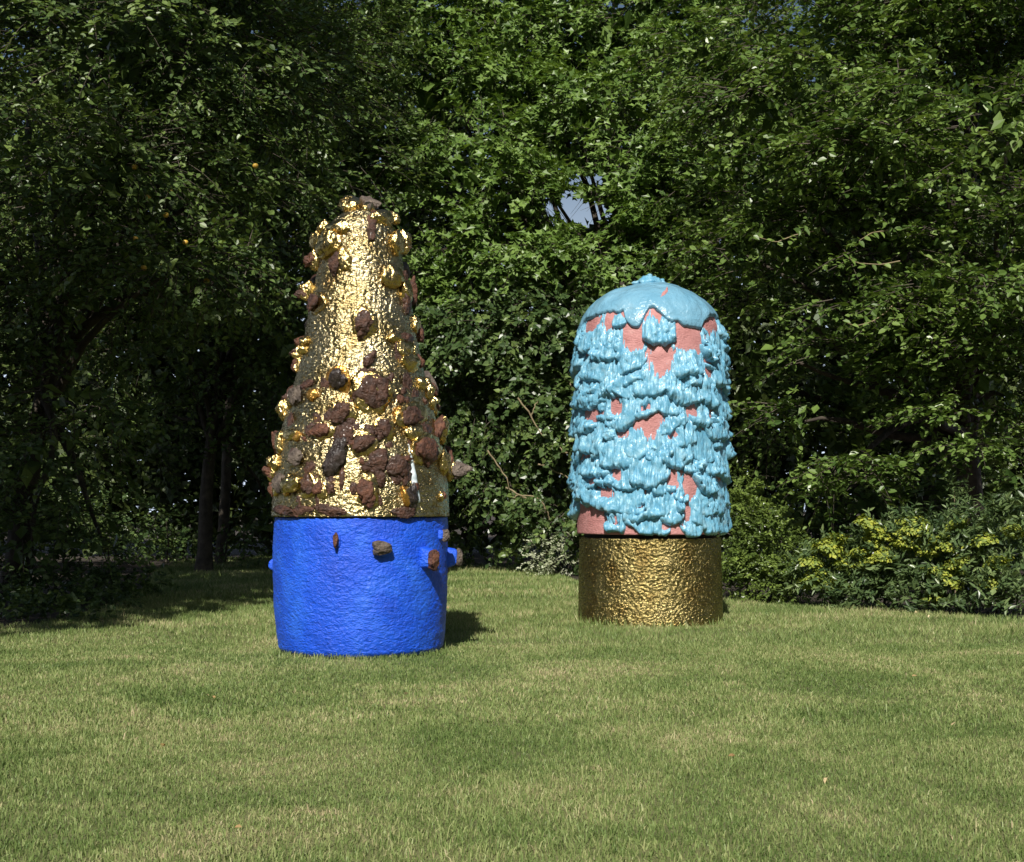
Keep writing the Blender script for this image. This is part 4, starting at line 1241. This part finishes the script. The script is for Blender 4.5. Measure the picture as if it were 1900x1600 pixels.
# woodland far behind
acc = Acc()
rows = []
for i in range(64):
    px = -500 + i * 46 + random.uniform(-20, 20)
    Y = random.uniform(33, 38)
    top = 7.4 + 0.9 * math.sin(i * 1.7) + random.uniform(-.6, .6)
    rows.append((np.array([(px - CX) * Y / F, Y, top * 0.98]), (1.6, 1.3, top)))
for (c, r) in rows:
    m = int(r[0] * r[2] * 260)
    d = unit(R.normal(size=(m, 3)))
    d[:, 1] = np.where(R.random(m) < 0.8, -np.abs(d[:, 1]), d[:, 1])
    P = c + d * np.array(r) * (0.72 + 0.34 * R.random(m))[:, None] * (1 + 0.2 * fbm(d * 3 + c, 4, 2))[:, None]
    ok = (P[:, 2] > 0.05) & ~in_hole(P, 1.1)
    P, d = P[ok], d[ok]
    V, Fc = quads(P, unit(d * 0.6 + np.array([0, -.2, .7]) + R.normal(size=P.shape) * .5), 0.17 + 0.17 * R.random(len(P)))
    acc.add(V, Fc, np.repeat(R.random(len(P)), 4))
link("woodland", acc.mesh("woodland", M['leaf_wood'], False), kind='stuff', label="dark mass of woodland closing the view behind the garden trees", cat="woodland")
# a bare stem in the gloom on the left
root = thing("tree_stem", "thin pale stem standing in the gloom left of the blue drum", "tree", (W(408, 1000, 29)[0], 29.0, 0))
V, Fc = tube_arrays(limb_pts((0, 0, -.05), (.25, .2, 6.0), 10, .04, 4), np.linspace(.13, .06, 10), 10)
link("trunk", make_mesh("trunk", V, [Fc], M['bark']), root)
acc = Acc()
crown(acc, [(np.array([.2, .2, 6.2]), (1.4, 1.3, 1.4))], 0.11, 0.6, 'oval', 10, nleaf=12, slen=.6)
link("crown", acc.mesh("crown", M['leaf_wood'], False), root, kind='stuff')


# trees outside the view: one throws the shade over the left of the lawn, the others are added to darken reflections in the gold
def far_tree(base, blobs, n_per, size, label, r0=0.35, group=None, thin=False):
    base = np.array(base, float)
    root = thing("shade_tree", label, "tree", base, group)
    top = np.array(blobs[0][0])
    V, Fc = tube_arrays(limb_pts(base - np.array([0, 0, .1]), top, 9, 0.05, 3) - base, np.linspace(r0, r0 * .4, 9), 10)
    link("trunk", make_mesh("trunk", V, [Fc], M['bark']), root)
    acc = Acc()
    for (c, r) in blobs:
        c, r = np.array(c, float), np.array(r, float)
        d = unit(R.normal(size=(n_per, 3)))
        P = c + d * r * (0.45 + 0.6 * R.random(n_per) ** 0.5)[:, None] * (1 + 0.15 * fbm(d * 2.5 + c, 7, 2))[:, None]
        if thin:
            sl_ = P[:, 1] + 1.07 * P[:, 2]  # crown opened along one sun slant so light reaches the fruit tree
            ok = (vnoise(P / 1.5, 5) > 0.46) | (sl_ < 21.0) | (sl_ > 25.5)
            P, d = P[ok], d[ok]
        V, Fc = quads(P, unit(d * .5 + np.array([0, 0, .7]) + R.normal(size=P.shape) * .5), size * (0.6 + 0.8 * R.random(len(P))))
        acc.add(V - base, Fc, np.repeat(R.random(len(P)), 4))
    link("crown", acc.mesh("crown", M['leaf_wood'], False), root, kind='stuff')


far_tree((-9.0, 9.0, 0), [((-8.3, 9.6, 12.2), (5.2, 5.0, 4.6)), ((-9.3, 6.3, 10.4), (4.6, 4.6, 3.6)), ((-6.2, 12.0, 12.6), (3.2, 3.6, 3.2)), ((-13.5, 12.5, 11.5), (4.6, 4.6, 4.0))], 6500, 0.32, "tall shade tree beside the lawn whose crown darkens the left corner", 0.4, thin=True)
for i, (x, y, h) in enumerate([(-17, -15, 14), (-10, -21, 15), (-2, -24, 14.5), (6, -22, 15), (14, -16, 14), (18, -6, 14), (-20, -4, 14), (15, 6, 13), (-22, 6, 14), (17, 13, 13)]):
    far_tree((x, y, 0), [((x, y, h * .55), (4.4, 3.4, h * .48)), ((x + 3.5, y - 1.5, h * .45), (3.4, 2.8, h * .42))], 4500, 0.5, "unseen broad tree added round the lawn to darken the gold reflections", 0.35, "unseen trees added round the lawn to darken reflections")

# ------------------------------------------------------------------ grass
def inside_lawn(x, y):
    px = CX + x / y * F
    py = HY + EYE / y * F
    wig = 2.5 * n1(px / 23.0, 3) + 1.5 * n1(px / 7.0, 8)
    return py > np.interp(px, edge_px, edge_py) - 1.0 + wig


def free_of_drums(x, y):
    r1, r2 = 0.692, 0.775
    return (np.hypot(x - X1, y - Y1) > r1) & (np.hypot(x - X2, y - Y2) > r2)


def scatter(y0, y1, dens, h, w, seg):
    half = 0.40 * y1 + 0.6
    n = int((y1 - y0) * 2 * half * dens)
    x = (R.random(n) * 2 - 1) * half
    y = y0 + (y1 - y0) * R.random(n)
    ok = (np.abs(x) < 0.40 * y + 0.5) & inside_lawn(x, y) & free_of_drums(x, y)
    x, y = x[ok], y[ok]
    n = len(x)
    P = np.stack([x, y, np.zeros(n)], 1)
    patch = fbm(np.stack([x * .9, y * .9, np.zeros(n)], 1), 77, 3)
    near = np.minimum(np.hypot(x - X1, y - Y1) - 0.692, np.hypot(x - X2, y - Y2) - 0.775)
    tall = np.where(near < 0.12, 1.5 + 0.7 * R.random(n), 1.0) * np.where(R.random(n) > 0.985, 1.9, 1.0)
    H = h * (0.55 + 0.7 * R.random(n)) * (1 + 0.5 * patch) * tall
    a = R.random(n) * 2 * np.pi
    S = np.stack([np.cos(a), np.sin(a), np.zeros(n)], 1)
    la = R.random(n) * 2 * np.pi
    lean = (0.15 + 0.9 * R.random(n) ** 1.3)[:, None] * np.stack([np.cos(la), np.sin(la), np.zeros(n)], 1)
    up = np.array([0, 0, 1.0])
    hw = (w * (0.6 + 0.7 * R.random(n)))[:, None]
    H = H[:, None]
    if seg == 2:
        mid = P + up * H * 0.6 + lean * H * 0.35
        tip = P + up * H * (1.0 - 0.25 * np.linalg.norm(lean, axis=1, keepdims=True)) + lean * H
        V = np.stack([P - S * hw / 2, P + S * hw / 2, mid + S * hw * .4, mid - S * hw * .4, tip], 1).reshape(-1, 3)
        b0 = np.arange(n)[:, None] * 5
        Fq = np.array([[0, 1, 2, 3]]) + b0
        Ft = np.array([[3, 2, 4]]) + b0
        Fl, k = [Fq, Ft], 5
    else:
        tip = P + up * H * 0.9 + lean * H * 0.8
        V = np.stack([P - S * hw / 2, P + S * hw / 2, tip], 1).reshape(-1, 3)
        Fl, k = [np.array([[0, 1, 2]]) + np.arange(n)[:, None] * 3], 3
    rnd = 0.12 + 0.56 * R.random(n) + 0.16 * (R.random(n) > 0.93)
    return V, Fl, np.repeat(rnd, k)


leafP = []
for i in range(26):
    y_ = random.uniform(5, 20)
    x_ = random.uniform(-.38, .38) * y_
    if bool(inside_lawn(np.array([x_]), np.array([y_]))[0]) and bool(free_of_drums(np.array([x_]), np.array([y_]))[0]):
        leafP.append((x_, y_, 0.03))
leafP = np.array(leafP)
nl = len(leafP)
V, Fc = leaves(leafP, R.normal(size=(nl, 3)) * np.array([1, 1, .15]), np.tile([0, 0, 1.0], (nl, 1)) + R.normal(size=(nl, 3)) * .3, 0.025 + 0.025 * R.random(nl), 0.018 + 0.014 * R.random(nl), 'oval', 0.4, 0.5)
M['dry_leaf'] = foliage("dry_fallen_leaf", (0.16, 0.08, 0.03), (0.36, 0.24, 0.10), (0.62, 0.52, 0.32), 0.6, 0.15)
link("fallen_leaves", make_mesh("fallen_leaves", V, [Fc], M['dry_leaf'], False, np.repeat(R.random(nl), 6)), kind='stuff', label="a sprinkling of small dry leaves fallen on the lawn", cat="fallen leaves")

acc = Acc()
for args in [(4.2, 7.5, 6400, .028, .0048, 2), (7.5, 12.0, 3300, .032, .0068, 2), (12.0, 18.0, 1250, .046, .011, 1), (18.0, 27.0, 520, .062, .018, 1), (27.0, 34.0, 220, .07, .026, 1)]:
    V, Fl, rnd = scatter(*args)
    acc.add(V, Fl, rnd)
link("grass", acc.mesh("grass", M['grass'], False), kind='stuff', label="short sunlit lawn grass with straw coloured dry patches", cat="grass")
